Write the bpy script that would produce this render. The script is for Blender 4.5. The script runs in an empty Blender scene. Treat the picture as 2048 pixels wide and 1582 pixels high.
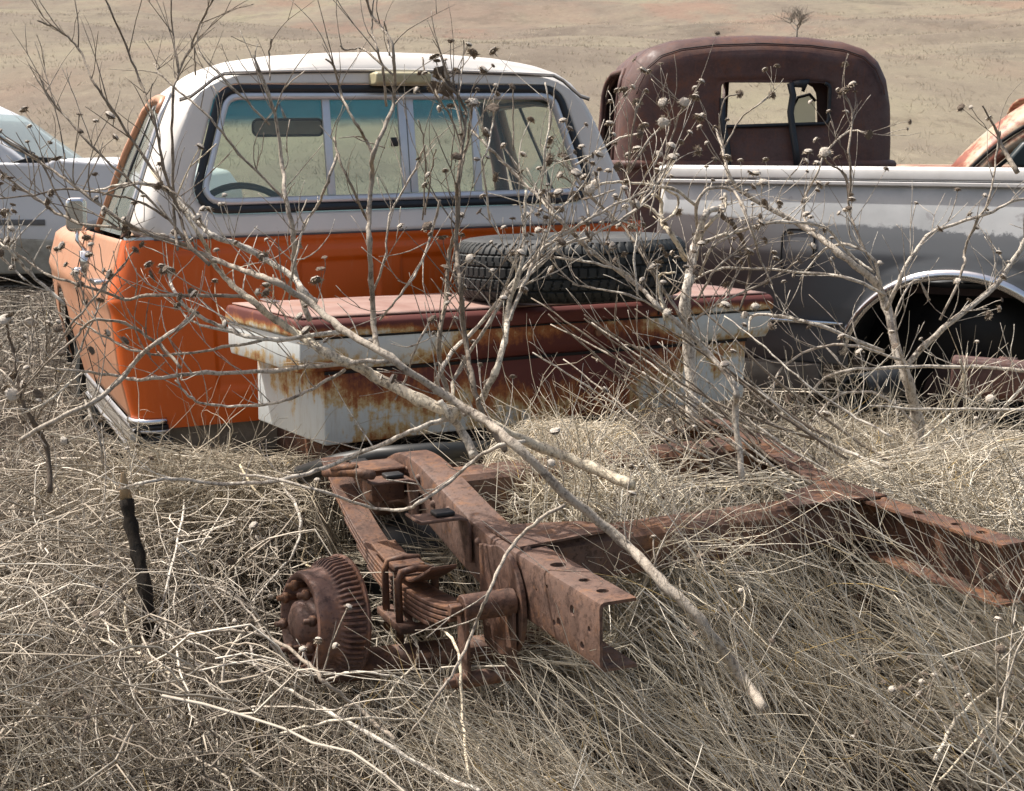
import bpy, bmesh, math, random
import numpy as np
from mathutils import Matrix, Vector, Euler
random.seed(7); RNG = np.random.default_rng(11)
PI = math.pi
S = bpy.context.scene
COL = S.collection
# ------------------------------------------------------------------ camera
CAM_H = 1.55; F_PX = 2740.0; HOR = 290.0
PITCH = math.atan2(791 - HOR, F_PX)
cam = bpy.data.cameras.new('camera'); camo = bpy.data.objects.new('camera', cam); COL.objects.link(camo)
cam.sensor_fit = 'HORIZONTAL'; cam.sensor_width = 36; cam.lens = F_PX / 2048 * 36
camo.location = (0, 0, CAM_H); camo.rotation_euler = (PI / 2 - PITCH, 0, 0)
cam.clip_start = 0.05; cam.clip_end = 3000
cam.dof.use_dof = True; cam.dof.focus_distance = 3.3; cam.dof.aperture_fstop = 24
S.camera = camo
# ------------------------------------------------------------------ light
SUN_DIR = Vector((-0.66, 0.30, 1.15)).normalized()      # towards the sun
world = bpy.data.worlds.new('World'); S.world = world; world.use_nodes = True
wn = world.node_tree.nodes; wl = world.node_tree.links; wn.clear()
sky = wn.new('ShaderNodeTexSky'); sky.sky_type = 'NISHITA'; sky.sun_disc = False
sky.sun_elevation = math.asin(SUN_DIR.z); sky.sun_rotation = math.atan2(SUN_DIR.x, SUN_DIR.y)
sky.dust_density = 4.0; sky.air_density = 1.0
wb = wn.new('ShaderNodeMix'); wb.data_type = 'RGBA'; wb.blend_type = 'MULTIPLY'; wb.inputs[0].default_value = 1; wb.inputs[7].default_value = (1.12, 1.0, 0.86, 1); wl.new(sky.outputs[0], wb.inputs[6])   # thin high haze warms the sky light
bg = wn.new('ShaderNodeBackground'); bg.inputs['Strength'].default_value = 0.15
wo = wn.new('ShaderNodeOutputWorld'); wl.new(wb.outputs[2], bg.inputs[0]); wl.new(bg.outputs[0], wo.inputs[0])
sun = bpy.data.lights.new('sun', 'SUN'); sun.energy = 4.7; sun.angle = math.radians(0.8); sun.color = (1.0, 0.965, 0.91)
suno = bpy.data.objects.new('sun', sun); COL.objects.link(suno)
suno.rotation_euler = SUN_DIR.to_track_quat('Z', 'Y').to_euler(); suno.location = (-8, 4, 14)
S.view_settings.view_transform = 'Standard'; S.view_settings.look = 'None'
S.view_settings.exposure = 0.38; S.view_settings.gamma = 1
S.cycles.max_bounces = 6; S.cycles.transparent_max_bounces = 12

# ------------------------------------------------------------------ helpers
_f = np.array([0, math.cos(PITCH), -math.sin(PITCH)]); _u = np.array([0, math.sin(PITCH), math.cos(PITCH)])
def ray(x, y): return _f + np.array([1., 0, 0]) * (x - 1024) / F_PX - _u * (y - 791) / F_PX
def at(x, y, d):                       # point seen at photo pixel x,y whose world distance (Y) is d
    r = ray(x, y); return np.array([0, 0, CAM_H]) + r * (d / r[1])
def atz(x, y, z):                      # ... whose world height is z
    r = ray(x, y); return np.array([0, 0, CAM_H]) + r * ((z - CAM_H) / r[2])

def mesh_obj(name, verts, faces, mat=None, parent=None, smooth=True, attr=None):
    me = bpy.data.meshes.new(name); me.from_pydata([tuple(v) for v in verts], [], [tuple(f) for f in faces]); me.update()
    if smooth: me.polygons.foreach_set('use_smooth', [True] * len(me.polygons))
    if mat:
        for m_ in (mat if isinstance(mat, (list, tuple)) else [mat]): me.materials.append(m_)
    o = bpy.data.objects.new(name, me); COL.objects.link(o)
    if parent is not None: o.parent = parent
    return o
def thing(name, label, cat, M=None, group=None):
    o = bpy.data.objects.new(name, None); COL.objects.link(o); o.empty_display_size = 0.2
    if M is not None: o.matrix_world = M
    o['label'] = label; o['category'] = cat
    if group: o['group'] = group
    return o
def tag(o, label, cat, group=None):
    o['label'] = label; o['category'] = cat
    if group: o['group'] = group
    return o
def pose(t, yaw=0, pitch=0, roll=0):
    return Matrix.Translation(Vector(t)) @ Matrix.Rotation(yaw, 4, 'Z') @ Matrix.Rotation(pitch, 4, 'X') @ Matrix.Rotation(roll, 4, 'Y')
def bevel(o, w=0.004, seg=2, ang=35):
    m = o.modifiers.new('bevel', 'BEVEL'); m.width = w; m.segments = seg; m.limit_method = 'ANGLE'; m.angle_limit = math.radians(ang)
    return o
def solid(o, t=0.01, off=0):
    m = o.modifiers.new('solid', 'SOLIDIFY'); m.thickness = t; m.offset = off; return o
class MB:
    """collects boxes, tubes and lathes for ONE mesh object"""
    def __init__(s): s.v = []; s.f = []
    def add(s, v, f):
        n = len(s.v); s.v += [tuple(p) for p in v]; s.f += [tuple(i + n for i in q) for q in f]; return s
    def box(s, a, b, M=None):
        (x0, y0, z0), (x1, y1, z1) = a, b
        v = [(x0, y0, z0), (x1, y0, z0), (x1, y1, z0), (x0, y1, z0), (x0, y0, z1), (x1, y0, z1), (x1, y1, z1), (x0, y1, z1)]
        if M is not None: v = [tuple(M @ Vector(p)) for p in v]
        return s.add(v, [(0, 3, 2, 1), (4, 5, 6, 7), (0, 1, 5, 4), (1, 2, 6, 5), (2, 3, 7, 6), (3, 0, 4, 7)])
    def tube(s, pts, r, n=8, cap=True, closed=False, flat=None):
        P = [Vector(p) for p in pts]; m = len(P)
        R = r if hasattr(r, '__len__') else [r] * m
        vs = []; up = None
        for i in range(m):
            if closed: t = (P[(i + 1) % m] - P[i - 1]).normalized()
            else: t = (P[min(i + 1, m - 1)] - P[max(i - 1, 0)]).normalized()
            if up is None:
                up = t.orthogonal().normalized() if flat is None else Vector(flat)
            a = (up - t * up.dot(t)).normalized(); b = t.cross(a)
            if flat is None: up = a
            for k in range(n):
                an = 2 * PI * (k + 0.5) / n
                vs.append(P[i] + (a * math.cos(an) + b * math.sin(an)) * R[i])
        fs = []
        for i in range(m if closed else m - 1):
            j = (i + 1) % m
            for k in range(n):
                l = (k + 1) % n; fs.append((i * n + k, i * n + l, j * n + l, j * n + k))
        if cap and not closed: fs.append(tuple(range(n))[::-1]); fs.append(tuple((m - 1) * n + k for k in range(n)))
        return s.add(vs, fs)
    def lathe(s, prof, n=32, M=None, closed=False):      # prof: (radius, axial) about local Z
        vs = []
        for k in range(n):
            a = 2 * PI * k / n
            for r, z in prof: vs.append(Vector((r * math.cos(a), r * math.sin(a), z)))
        if M is not None: vs = [M @ v for v in vs]
        m = len(prof); fs = []
        for k in range(n):
            l = (k + 1) % n
            for i in range(m - 1 + (1 if closed else 0)):
                j = (i + 1) % m; fs.append((k * m + i, l * m + i, l * m + j, k * m + j))
        return s.add(vs, fs)
    def grid(s, nu, nv, fn, keep=None):
        vs = [fn(i / (nu - 1), j / (nv - 1)) for j in range(nv) for i in range(nu)]
        fs = []
        for j in range(nv - 1):
            for i in range(nu - 1):
                if keep is None or keep((i + .5) / (nu - 1), (j + .5) / (nv - 1)):
                    a = j * nu + i; fs.append((a, a + 1, a + nu + 1, a + nu))
        return s.add(vs, fs)
    def prism(s, poly, axis, a, b):    # polygon in the two other axes, extruded along axis from a to b
        def p3(p, c):
            return {0: (c, p[0], p[1]), 1: (p[0], c, p[1]), 2: (p[0], p[1], c)}[axis]
        n = len(poly); v = [p3(p, a) for p in poly] + [p3(p, b) for p in poly]
        f = [tuple(range(n))[::-1], tuple(range(n, 2 * n))] + [(i, (i + 1) % n, n + (i + 1) % n, n + i) for i in range(n)]
        return s.add(v, f)
    def build(s, name, mat, parent=None, smooth=True):
        o = mesh_obj(name, s.v, s.f, mat, parent, smooth)
        return o
def auto(o, ang=35):                   # sharp edges stay sharp under smooth shading
    me = o.data; bm = bmesh.new(); bm.from_mesh(me); bmesh.ops.recalc_face_normals(bm, faces=bm.faces)
    for e in bm.edges:
        if len(e.link_faces) == 2 and e.calc_face_angle(0) > math.radians(ang): e.smooth = False
    bm.to_mesh(me); bm.free(); return o
def rot_to(axis):                      # matrix turning local Z onto axis
    return Vector(axis).to_track_quat('Z', 'Y').to_matrix().to_4x4()
def interp(x, pts): return float(np.interp(x, [p[0] for p in pts], [p[1] for p in pts]))

# ------------------------------------------------------------------ node helper
class E:
    """tiny expression wrapper over shader sockets"""
    def __init__(s, nt, sock): s.nt = nt; s.s = sock
    def _m(s, op, *o, clamp=False):
        n = s.nt.nodes.new('ShaderNodeMath'); n.operation = op; n.use_clamp = clamp
        for i, x in enumerate((s,) + o):
            if isinstance(x, E): s.nt.links.new(x.s, n.inputs[i])
            else: n.inputs[i].default_value = x
        return E(s.nt, n.outputs[0])
    def __add__(s, o): return s._m('ADD', o)
    def __sub__(s, o): return s._m('SUBTRACT', o)
    def __mul__(s, o): return s._m('MULTIPLY', o)
    def absv(s): return s._m('ABSOLUTE')
    def gt(s, o): return s._m('GREATER_THAN', o)
    def lt(s, o): return s._m('LESS_THAN', o)
    def ss(s, a, b):
        n = s.nt.nodes.new('ShaderNodeMapRange'); n.interpolation_type = 'SMOOTHSTEP'
        s.nt.links.new(s.s, n.inputs[0]); n.inputs[1].default_value = a; n.inputs[2].default_value = b
        return E(s.nt, n.outputs[0])
class Mat:
    def __init__(s, name, rough=0.6, metal=0.0, spec=0.5):
        s.m = bpy.data.materials.new(name); s.m.use_nodes = True; s.nt = s.m.node_tree
        s.b = s.nt.nodes['Principled BSDF']; s.b.inputs['Roughness'].default_value = rough
        s.b.inputs['Metallic'].default_value = metal; s.b.inputs['Specular IOR Level'].default_value = spec
        s._tc = None
    def tc(s, which='Object'):
        if s._tc is None: s._tc = s.nt.nodes.new('ShaderNodeTexCoord')
        return s._tc.outputs[which]
    def xyz(s):
        n = s.nt.nodes.new('ShaderNodeSeparateXYZ'); s.nt.links.new(s.tc(), n.inputs[0])
        return [E(s.nt, o) for o in n.outputs]
    def noise(s, scale=5, detail=6, rough=0.6, stretch=(1, 1, 1), dist=0.0, off=(0, 0, 0)):
        mp = s.nt.nodes.new('ShaderNodeMapping'); mp.inputs['Scale'].default_value = stretch; mp.inputs['Location'].default_value = off
        s.nt.links.new(s.tc(), mp.inputs[0])
        n = s.nt.nodes.new('ShaderNodeTexNoise'); n.inputs['Scale'].default_value = scale; n.inputs['Detail'].default_value = detail
        n.inputs['Roughness'].default_value = rough; n.inputs['Distortion'].default_value = dist
        s.nt.links.new(mp.outputs[0], n.inputs['Vector']); return E(s.nt, n.outputs[0])
    def attr(s, name):
        n = s.nt.nodes.new('ShaderNodeAttribute'); n.attribute_name = name; return E(s.nt, n.outputs['Fac'])
    def ramp(s, fac, stops):
        n = s.nt.nodes.new('ShaderNodeValToRGB'); cr = n.color_ramp
        while len(cr.elements) < len(stops): cr.elements.new(0.5)
        for e, (p, c) in zip(cr.elements, stops): e.position = p; e.color = (*c, 1)
        s.nt.links.new(fac.s, n.inputs[0]); return E(s.nt, n.outputs[0])
    def mix(s, fac, a, b, mode='MIX'):
        n = s.nt.nodes.new('ShaderNodeMix'); n.data_type = 'RGBA'; n.blend_type = mode
        for i, x in ((0, fac), (6, a), (7, b)):
            if isinstance(x, E): s.nt.links.new(x.s, n.inputs[i])
            elif i == 0: n.inputs[i].default_value = x
            else: n.inputs[i].default_value = (*x, 1)
        return E(s.nt, n.outputs[2])
    def color(s, c):
        if isinstance(c, E): s.nt.links.new(c.s, s.b.inputs['Base Color'])
        else: s.b.inputs['Base Color'].default_value = (*c, 1)
        return s
    def rough(s, e): s.nt.links.new(e.s, s.b.inputs['Roughness']); return s
    def bump(s, e, strength=0.3, dist=0.01):
        n = s.nt.nodes.new('ShaderNodeBump'); n.inputs['Strength'].default_value = strength; n.inputs['Distance'].default_value = dist
        s.nt.links.new(e.s, n.inputs['Height']); s.nt.links.new(n.outputs[0], s.b.inputs['Normal']); return s
def simple(name, c, rough=0.6, metal=0, var=0.15, scale=12, spec=0.5, bump=0.0):
    m = Mat(name, rough, metal, spec); n = m.noise(scale, 6, 0.65)
    m.color(m.ramp(n, [(0.3, tuple(x * (1 - var) for x in c)), (0.7, tuple(min(1, x * (1 + var)) for x in c))]))
    if bump: m.bump(m.noise(scale * 8, 3), bump, 0.004)
    return m.m
def glass_mat(name, tint, band=None, reflect=0.12, milky=0.0):
    m = bpy.data.materials.new(name); m.use_nodes = True; nt = m.node_tree; nt.nodes.clear()
    out = nt.nodes.new('ShaderNodeOutputMaterial'); tr = nt.nodes.new('ShaderNodeBsdfTransparent'); tr.inputs[0].default_value = (*tint, 1)
    if band:
        tc = nt.nodes.new('ShaderNodeTexCoord'); sp = nt.nodes.new('ShaderNodeSeparateXYZ'); nt.links.new(tc.outputs['Object'], sp.inputs[0])
        mr = nt.nodes.new('ShaderNodeMapRange'); mr.inputs[1].default_value = band[0]; mr.inputs[2].default_value = band[1]; mr.interpolation_type = 'SMOOTHSTEP'
        nt.links.new(sp.outputs[2], mr.inputs[0])
        mx = nt.nodes.new('ShaderNodeMix'); mx.data_type = 'RGBA'; mx.inputs[6].default_value = (*tint, 1); mx.inputs[7].default_value = (*band[2], 1)
        nt.links.new(mr.outputs[0], mx.inputs[0]); nt.links.new(mx.outputs[2], tr.inputs[0])
    gl = nt.nodes.new('ShaderNodeBsdfGlossy'); gl.inputs['Roughness'].default_value = 0.04
    df = nt.nodes.new('ShaderNodeBsdfDiffuse'); df.inputs[0].default_value = (0.62, 0.68, 0.62, 1)
    lw = nt.nodes.new('ShaderNodeFresnel'); lw.inputs[0].default_value = 1.45
    m1 = nt.nodes.new('ShaderNodeMixShader'); nt.links.new(lw.outputs[0], m1.inputs[0]); nt.links.new(tr.outputs[0], m1.inputs[1]); nt.links.new(gl.outputs[0], m1.inputs[2])
    m2 = nt.nodes.new('ShaderNodeMixShader'); m2.inputs[0].default_value = milky; nt.links.new(m1.outputs[0], m2.inputs[1]); nt.links.new(df.outputs[0], m2.inputs[2])
    nt.links.new(m2.outputs[0], out.inputs[0]); return m

# ------------------------------------------------------------------ materials
def rust_mat(name, a=(0.085, 0.036, 0.026), b=(0.19, 0.085, 0.055), c=(0.28, 0.12, 0.05), pale=(0.25, 0.15, 0.12), rough=0.75, scale=4.0, streak=False, k=1.0):
    m = Mat(name, rough, 0.0, 0.35)
    n1 = m.noise(scale, 8, 0.65); n2 = m.noise(scale * 7, 6, 0.7, off=(3, 1, 2)); n3 = m.noise(75, 4, 0.7)
    col = m.ramp(n1 * 0.6 + n2 * 0.4, [(0.38, tuple(x * .8 for x in a)), (0.49, b), (0.60, c)])
    col = m.mix(m.noise(2.2, 6, off=(9, 4, 1)).ss(0.47, 0.62) * 0.65, col, pale)
    col = m.mix(m.noise(scale * 2.2, 7, 0.75, off=(19, 4, 1)).ss(0.56, 0.66) * (0.7 * k), col, tuple(x * 0.55 for x in a))
    if streak: col = m.mix(m.noise(5, 6, 0.7, (6, 6, 0.5), off=(5, 5, 5)).ss(0.55, 0.70) * 0.6, col, c)
    col = m.mix(m.noise(26, 6, .75, off=(2, 8, 5)).ss(.54, .62) * (.55 * k), col, tuple(x * .5 for x in a)); col = m.mix(m.noise(15, 7, .7, off=(7, 7, 7)).ss(.56, .66) * (.5 * k), col, (c[0] * 1.25, c[1] * 1.2, c[2]))
    col = m.mix(n3.ss(0.54, 0.66) * (0.6 * k), col, tuple(x * 0.45 for x in a)); col = m.mix(n3.ss(0.42, 0.30) * 0.4, col, tuple(min(1, x * 1.35) for x in c))
    m.rough(n2.ss(.3, .7) * .3 + (rough - .12))
    m.color(col).bump(n2 * 0.5 + n3 * 0.5, 0.6, 0.004); return m.m
FRAME_RUST = rust_mat('frame_rust', (0.062, 0.033, 0.024), (0.118, 0.064, 0.046), (0.20, 0.095, 0.046), (0.16, 0.105, 0.084), 0.62, 6)
CAB_RUST = rust_mat('old_cab_rust', (0.082, 0.042, 0.038), (0.100, 0.054, 0.048), (0.15, 0.065, 0.042), (0.125, 0.078, 0.070), 0.55, 2.5, True, .4)
DRUM_RUST = rust_mat('drum_rust', (0.10, 0.056, 0.045), (0.17, 0.098, 0.078), (0.23, 0.115, 0.07), (0.22, 0.155, 0.13), 0.58, 8)
def orange_mat(name, base, faded, amt):
    m = Mat(name, 0.38, 0.0, 0.5)
    x, y, z = m.xyz(); n = m.noise(3, 6, 0.6); fine = m.noise(45, 5, 0.7)
    col = m.mix((n * 0.5 + amt).ss(0.3, 0.75), base, faded)
    dirt = (z * -3.2 + 2.05 + n * 0.9 + fine * 0.35).ss(0.9, 1.5)        # old road dirt and red primer low on the panels
    col = m.mix(dirt * 0.75, col, (0.20, 0.07, 0.045))
    col = m.mix(fine.ss(0.60, 0.74) * 0.35, col, (0.25, 0.10, 0.05)); col = m.mix(m.noise(7, 6, .7, (4, 4, .5), off=(8, 2, 1)).ss(.54, .72) * .28, col, (.60, .27, .13)); col = m.mix(m.noise(1.6, 5, .6, off=(1, 9, 2)).ss(.52, .66) * .3, col, tuple(x * .72 for x in base))
    m.color(col).bump(n, 0.05, 0.01); m.rough(m.noise(8, 4).ss(0.2, 0.9) * 0.3 + 0.3); return m.m
ORANGE = orange_mat('orange_paint', (0.60, 0.102, 0.006), (0.66, 0.135, 0.010), 0.1)
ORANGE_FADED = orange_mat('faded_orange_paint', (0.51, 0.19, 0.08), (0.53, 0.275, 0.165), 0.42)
def white_paint():
    m = Mat('old_white_paint', 0.42, 0, 0.5); n = m.noise(2.5, 7, 0.6); f = m.noise(30, 6, 0.7); st = m.noise(6, 5, 0.6, (5, 5, 0.5))
    c = m.mix(n.ss(0.35, 0.7), (0.68, 0.65, 0.61), (0.76, 0.735, 0.69)); c = m.mix(f.ss(0.6, 0.85) * 0.35, c, (0.40, 0.34, 0.27))
    c = m.mix(st.ss(0.58, 0.8) * 0.25, c, (0.42, 0.38, 0.33)); m.color(c).bump(n, 0.04, 0.01); return m.m
WHITE = white_paint()
RUBBER = simple('black_rubber', (0.012, 0.016, 0.022), 0.45, 0, 0.3)
ALU = simple('brushed_aluminium', (0.60, 0.63, 0.68), 0.42, 0.55, 0.08)
CHROME = simple('chrome', (0.75, 0.76, 0.78), 0.18, 1.0, 0.05)
DULLCHROME = simple('dull_chrome', (0.55, 0.55, 0.56), 0.35, 0.8, 0.15)
DARK = simple('dark_interior', (0.02, 0.022, 0.022), 0.8, 0, 0.3)
BLACK = simple('black_plastic', (0.014, 0.015, 0.017), 0.5, 0, 0.2)
DASH = simple('blue_grey_trim', (0.05, 0.10, 0.12), 0.6, 0, 0.2)
CREAM = simple('yellowed_lamp_lens', (0.42, 0.38, 0.24), 0.35, 0, 0.2, 25)
MUDGREY = simple('grey_dirt', (0.23, 0.21, 0.18), 0.9, 0, 0.3, 9, bump=0.3)
GLASS = glass_mat('cab_glass', (0.88, 0.95, 0.91), milky=0.12)
SHIELD = glass_mat('windshield_glass', (0.84, 0.95, 0.89), (1.53, 1.59, (0.03, 0.25, 0.46)), milky=0.17)
SIDEGLASS = glass_mat('side_glass', (0.75, 0.85, 0.82), milky=0.22)
def tyre_mat():
    m = Mat('tyre_rubber', 0.62, 0, 0.45); n = m.noise(14, 6, 0.7)
    m.color(m.ramp(n, [(0.3, (0.006, 0.008, 0.009)), (0.6, (0.016, 0.020, 0.021)), (0.8, (0.06, 0.06, 0.056))])); m.bump(m.noise(90, 3), 0.2, 0.002); return m.m
TYRE = tyre_mat()
# ================================================================== ORANGE PICKUP CAB
TM = pose((-0.3302, 4.6436, 0.1023), 0.4024, -0.0257, -0.0136)
TINV = TM.inverted()
truck = thing('pickup_truck', 'orange pickup cab with white roof and sliding rear window, its bed missing', 'pickup truck', TM)
WL = [(.45, .905), (.5, .915), (.6, .935), (.75, .962), (.93, .975), (.97, .985), (1.0, .975), (1.10, .945), (1.17, .925)]
LEAN = lambda z: .10 * max(0, z - 1.17)
def W(z): return interp(z, WL)
def sstep(a, b, x):
    t = min(1, max(0, (x - a) / (b - a))); return t * t * (3 - 2 * t)
RECTS = [(-.67, -.44), (-.38, -.10), (-.03, .22), (.29, .50), (.57, .76)]
def emboss(x, z):
    d = 0
    for a, b in RECTS:
        k = .012
        i = sstep(a, a + k, x) * (1 - sstep(b - k, b, x)) * sstep(.66, .69, z) * (1 - sstep(1.072, 1.088, z))
        d = max(d, i)
    e = .009 * d
    e += .006 * sstep(1.115, 1.125, z) * (1 - sstep(1.14, 1.15, z)) * (1 if abs(x) < .8 else 0)
    return e
def lower_back(u, v):
    z = .56 + v * .605; w = W(z); R = .075; S0 = .10 - R
    arc = R * PI / 2; Lb = 2 * (w - R); tot = 2 * S0 + 2 * arc + Lb; s = u * tot
    if s < S0: return (-w, .10 - s, z)
    s -= S0
    if s < arc: a = s / R; return (-w + R - R * math.cos(a), R - R * math.sin(a), z)
    s -= arc
    if s < Lb:
        x = -w + R + s; return (x, emboss(x, z) - .004 * math.cos(x * 1.5), z)
    s -= Lb
    if s < arc: a = s / R; return (w - R + R * math.sin(a), R - R * math.cos(a), z)
    s -= arc; return (w, R + s, z)
MB().grid(330, 90, lower_back).build('back_panel', ORANGE, truck)
# grey rocker panel under the orange
def rocker_fn(u, v):
    z = .45 + v * .112; w = .905 - .03 * (1 - v); x = -w + 2 * w * u
    e = abs(2 * u - 1); return (x, .02 + .06 * sstep(.9, 1, e) + .03 * (1 - v), z)
MB().grid(60, 8, rocker_fn).build('rear_sill', MUDGREY, truck)
# side panels
def side_panel(name, y0, y1, z0, z1, sx, mat, arch=None, off=0.0):
    def fn(u, v):
        y = y0 + (y1 - y0) * u; z = z0 + (z1 - z0) * v
        taper = -.05 * max(0, (y - 1.9) / 1.1) ** 1.5
        e = .008 * (sstep(0, .012, u * (y1 - y0)) * sstep(0, .012, (1 - u) * (y1 - y0)) - 1)
        top = -.05 * sstep(.93, 1.0, v) ** 2 if name == 'fender' else 0
        return (sx * (W(min(z, 1.17)) + off + taper + e + top), y, z)
    keep = None
    if arch:
        cy, cz, r = arch
        keep = lambda u, v: ((y0 + (y1 - y0) * u - cy) ** 2 + ((z0 + (z1 - z0) * v - cz) * 1.0) ** 2) > r * r
    o = MB().grid(int(abs(y1 - y0) * 60) + 6, 36, fn, keep).build(name, mat, truck); solid(o, .006, 0); return o
for sx in (-1, 1):
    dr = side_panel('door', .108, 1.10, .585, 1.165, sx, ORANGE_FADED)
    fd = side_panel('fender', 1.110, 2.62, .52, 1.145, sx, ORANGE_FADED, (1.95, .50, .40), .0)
    # chrome mouldings low on the side: three thin bright ribs over a grey band
    for k, (za, zb, mt, pr) in enumerate([(.545, .566, DULLCHROME, .012), (.478, .546, MUDGREY, .004), (.462, .480, DULLCHROME, .012)]):
        MB().grid(40, 4, lambda u, v: (sx * (W(.55) + pr * math.sin(v * PI) + .003), .02 + u * 1.5, za + (zb - za) * v)).build('side_moulding', mt, truck)
    # handle
    h = MB(); h.box((sx * .99 - .022, .155, 1.022), (sx * .99 + .022, .285, 1.036)); h.box((sx * .972 - .012, .16, .995), (sx * .972 + .012, .21, 1.03))
    hh = bevel(h.build('door_handle', CHROME, dr), .004)
    MB().tube([(sx * (W(.56 + .6 * i / 12) + .002), 1.105, .56 + .6 * i / 12) for i in range(13)], .0035, 5).build('door_seam', DARK, truck)
# wrap-round moulding ends at the rear corner
for z, t, mt in [(.585, .012, CHROME), (.566, .009, BLACK), (.553, .007, DULLCHROME), (.515, .022, DARK), (.480, .007, DULLCHROME), (.466, .006, BLACK), (.455, .007, DULLCHROME)]:
    pts = []
    w = W(z) + .004
    for i in range(10):
        a = i / 9 * PI / 2 * 1.0; pts.append((-w + .075 - .077 * math.cos(a), .075 - .079 * math.sin(a), z))
    MB().tube([(-w, .11, z)] + pts + [(-w + .10, -.004, z)], t, 6).build('corner_trim', mt, truck)
# top lip, hood, cowl, front, floor, seat
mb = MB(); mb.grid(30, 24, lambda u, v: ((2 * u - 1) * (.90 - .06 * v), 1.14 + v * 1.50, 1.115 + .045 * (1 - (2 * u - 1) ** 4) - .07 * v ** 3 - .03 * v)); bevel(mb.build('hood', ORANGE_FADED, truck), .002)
mb = MB(); mb.box((-.88, 2.60, .55), (.88, 2.64, 1.03)); mb.box((-.80, 2.641, .68), (.80, 2.66, .95)); bevel(mb.build('grille', DULLCHROME, truck), .01)
mb = MB()
mb.box((-.86, .10, .50), (.86, 1.40, .56)); mb.box((-.84, .11, .561), (.84, .135, 1.14)); mb.box((-.88, 1.30, .561), (.88, 1.36, 1.10))
mb.build('cab_floor', DARK, truck, False)
mb = MB(); mb.box((-.74, .20, .70), (.74, .36, 1.13)); mb.box((-.74, .361, .70), (.74, .75, .90)); bevel(mb.build('bench_seat', simple('seat_vinyl', (.05, .075, .08), .6), truck), .04, 3)
mb = MB(); mb.grid(24, 10, lambda u, v: ((2 * u - 1) * .78, .80 + .32 * v, 1.215 + .012 * math.sin(u * 9) - .12 * (1 - v) ** 4 + .01 * v)); solid(mb.build('dashboard', DASH, truck), .02)
# steering wheel
Mw = Matrix.Translation((-.40, .66, 1.15)) @ Matrix.Rotation(math.radians(60), 4, 'X')
mb = MB(); ring = [Mw @ Vector((.20 * math.cos(a), .20 * math.sin(a), 0)) for a in np.linspace(0, 2 * PI, 40, endpoint=False)]
mb.tube(ring, .013, 8, closed=True); mb.tube([Mw @ Vector((-.2, 0, 0)), Mw @ Vector((0, -.03, -.03)), Mw @ Vector((.2, 0, 0))], .012, 6); mb.tube([Mw @ Vector((0, -.02, -.03)), Mw @ Vector((0, -.02, -.3))], .025, 8)
mb.build('steering_wheel', DASH, truck)
# ---- white upper back with the window opening
WU = [(.905, 1.167), (.868, 1.26), (.830, 1.36), (.792, 1.46), (.757, 1.55), (.728, 1.61), (.690, 1.665), (.630, 1.705), (.54, 1.732), (.4, 1.753), (.2, 1.766), (0, 1.770)]
OUT = WU + [(-x, z) for x, z in WU[-2::-1]]
OUT = OUT + [(-.6, 1.167), (-.3, 1.167), (0, 1.167), (.3, 1.167), (.6, 1.167)]
def rrect(pts_corners, r, bulge=0.0, n=8):
    out = []; m = len(pts_corners)
    for i in range(m):
        p0 = Vector(pts_corners[i - 1]); p = Vector(pts_corners[i]); p1 = Vector(pts_corners[(i + 1) % m])
        a = (p0 - p).normalized(); b = (p1 - p).normalized(); ang = a.angle(b); d = r / math.tan(ang / 2)
        A = p + a * d; B = p + b * d; c = p + (a + b).normalized() * (r / math.sin(ang / 2))
        va = A - c; vb = B - c; th = va.angle(vb)
        for k in range(n + 1):
            t = k / n; q = (va * math.sin((1 - t) * th) + vb * math.sin(t * th)) / math.sin(th); out.append(c + q)
    return [(q.x, q.y) for q in out]
def raycast(poly, cx, cz, th):
    dx, dz = math.cos(th), math.sin(th); best = None
    for i in range(len(poly)):
        x0, z0 = poly[i]; x1, z1 = poly[(i + 1) % len(poly)]; ex, ez = x1 - x0, z1 - z0
        den = dx * ez - dz * ex
        if abs(den) < 1e-12: continue
        t = ((x0 - cx) * ez - (z0 - cz) * ex) / den; s = ((x0 - cx) * dz - (z0 - cz) * dx) / den
        if t > 0 and -1e-6 <= s <= 1 + 1e-6 and (best is None or t > best): best = t
    return (cx + dx * best, cz + dz * best)
def ring_pts(poly, c, n): return [raycast(poly, c[0], c[1], 2 * PI * k / n) for k in range(n)]
def shrink(poly, cx, cz, d):           # inward offset by d metres (positive = smaller)
    m = len(poly); out = []
    for i in range(m):
        p0 = Vector(poly[i - 1]); p = Vector(poly[i]); p1 = Vector(poly[(i + 1) % m])
        t = (p1 - p0).normalized(); n = Vector((-t.y, t.x))
        if n.dot(Vector((cx, cz)) - p) < 0: n = -n
        q = p + n * d; out.append((q.x, q.y))
    return out
HC = (0, 1.45); NA = 160
HOLE = rrect([(-.737, 1.236), (.737, 1.236), (.603, 1.650), (-.603, 1.650)], .085, n=14)
HOLE = [(x, z + (.012 * (1 - (x / .6) ** 2) if z > 1.6 else 0)) for x, z in HOLE]
outr = ring_pts(OUT, HC, NA); holer = ring_pts(HOLE, HC, NA)
rings = []
for t in (0, .15, .5, .8, 1.0):
    r = []
    for (ox, oz), (hx, hz) in zip(outr, holer):
        ex = ox * .955; ez = 1.167 + (oz - 1.167) * (1 - .085 * abs(oz > 1.167)) if oz > 1.168 else oz
        if oz > 1.66: ez = min(ez, 1.700)
        r.append((hx + (ex - hx) * t, LEAN(oz * t + hz * (1 - t)) + .004 * (1 - t) - .004, hz + (ez - hz) * t))
    rings.append(r)
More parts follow.
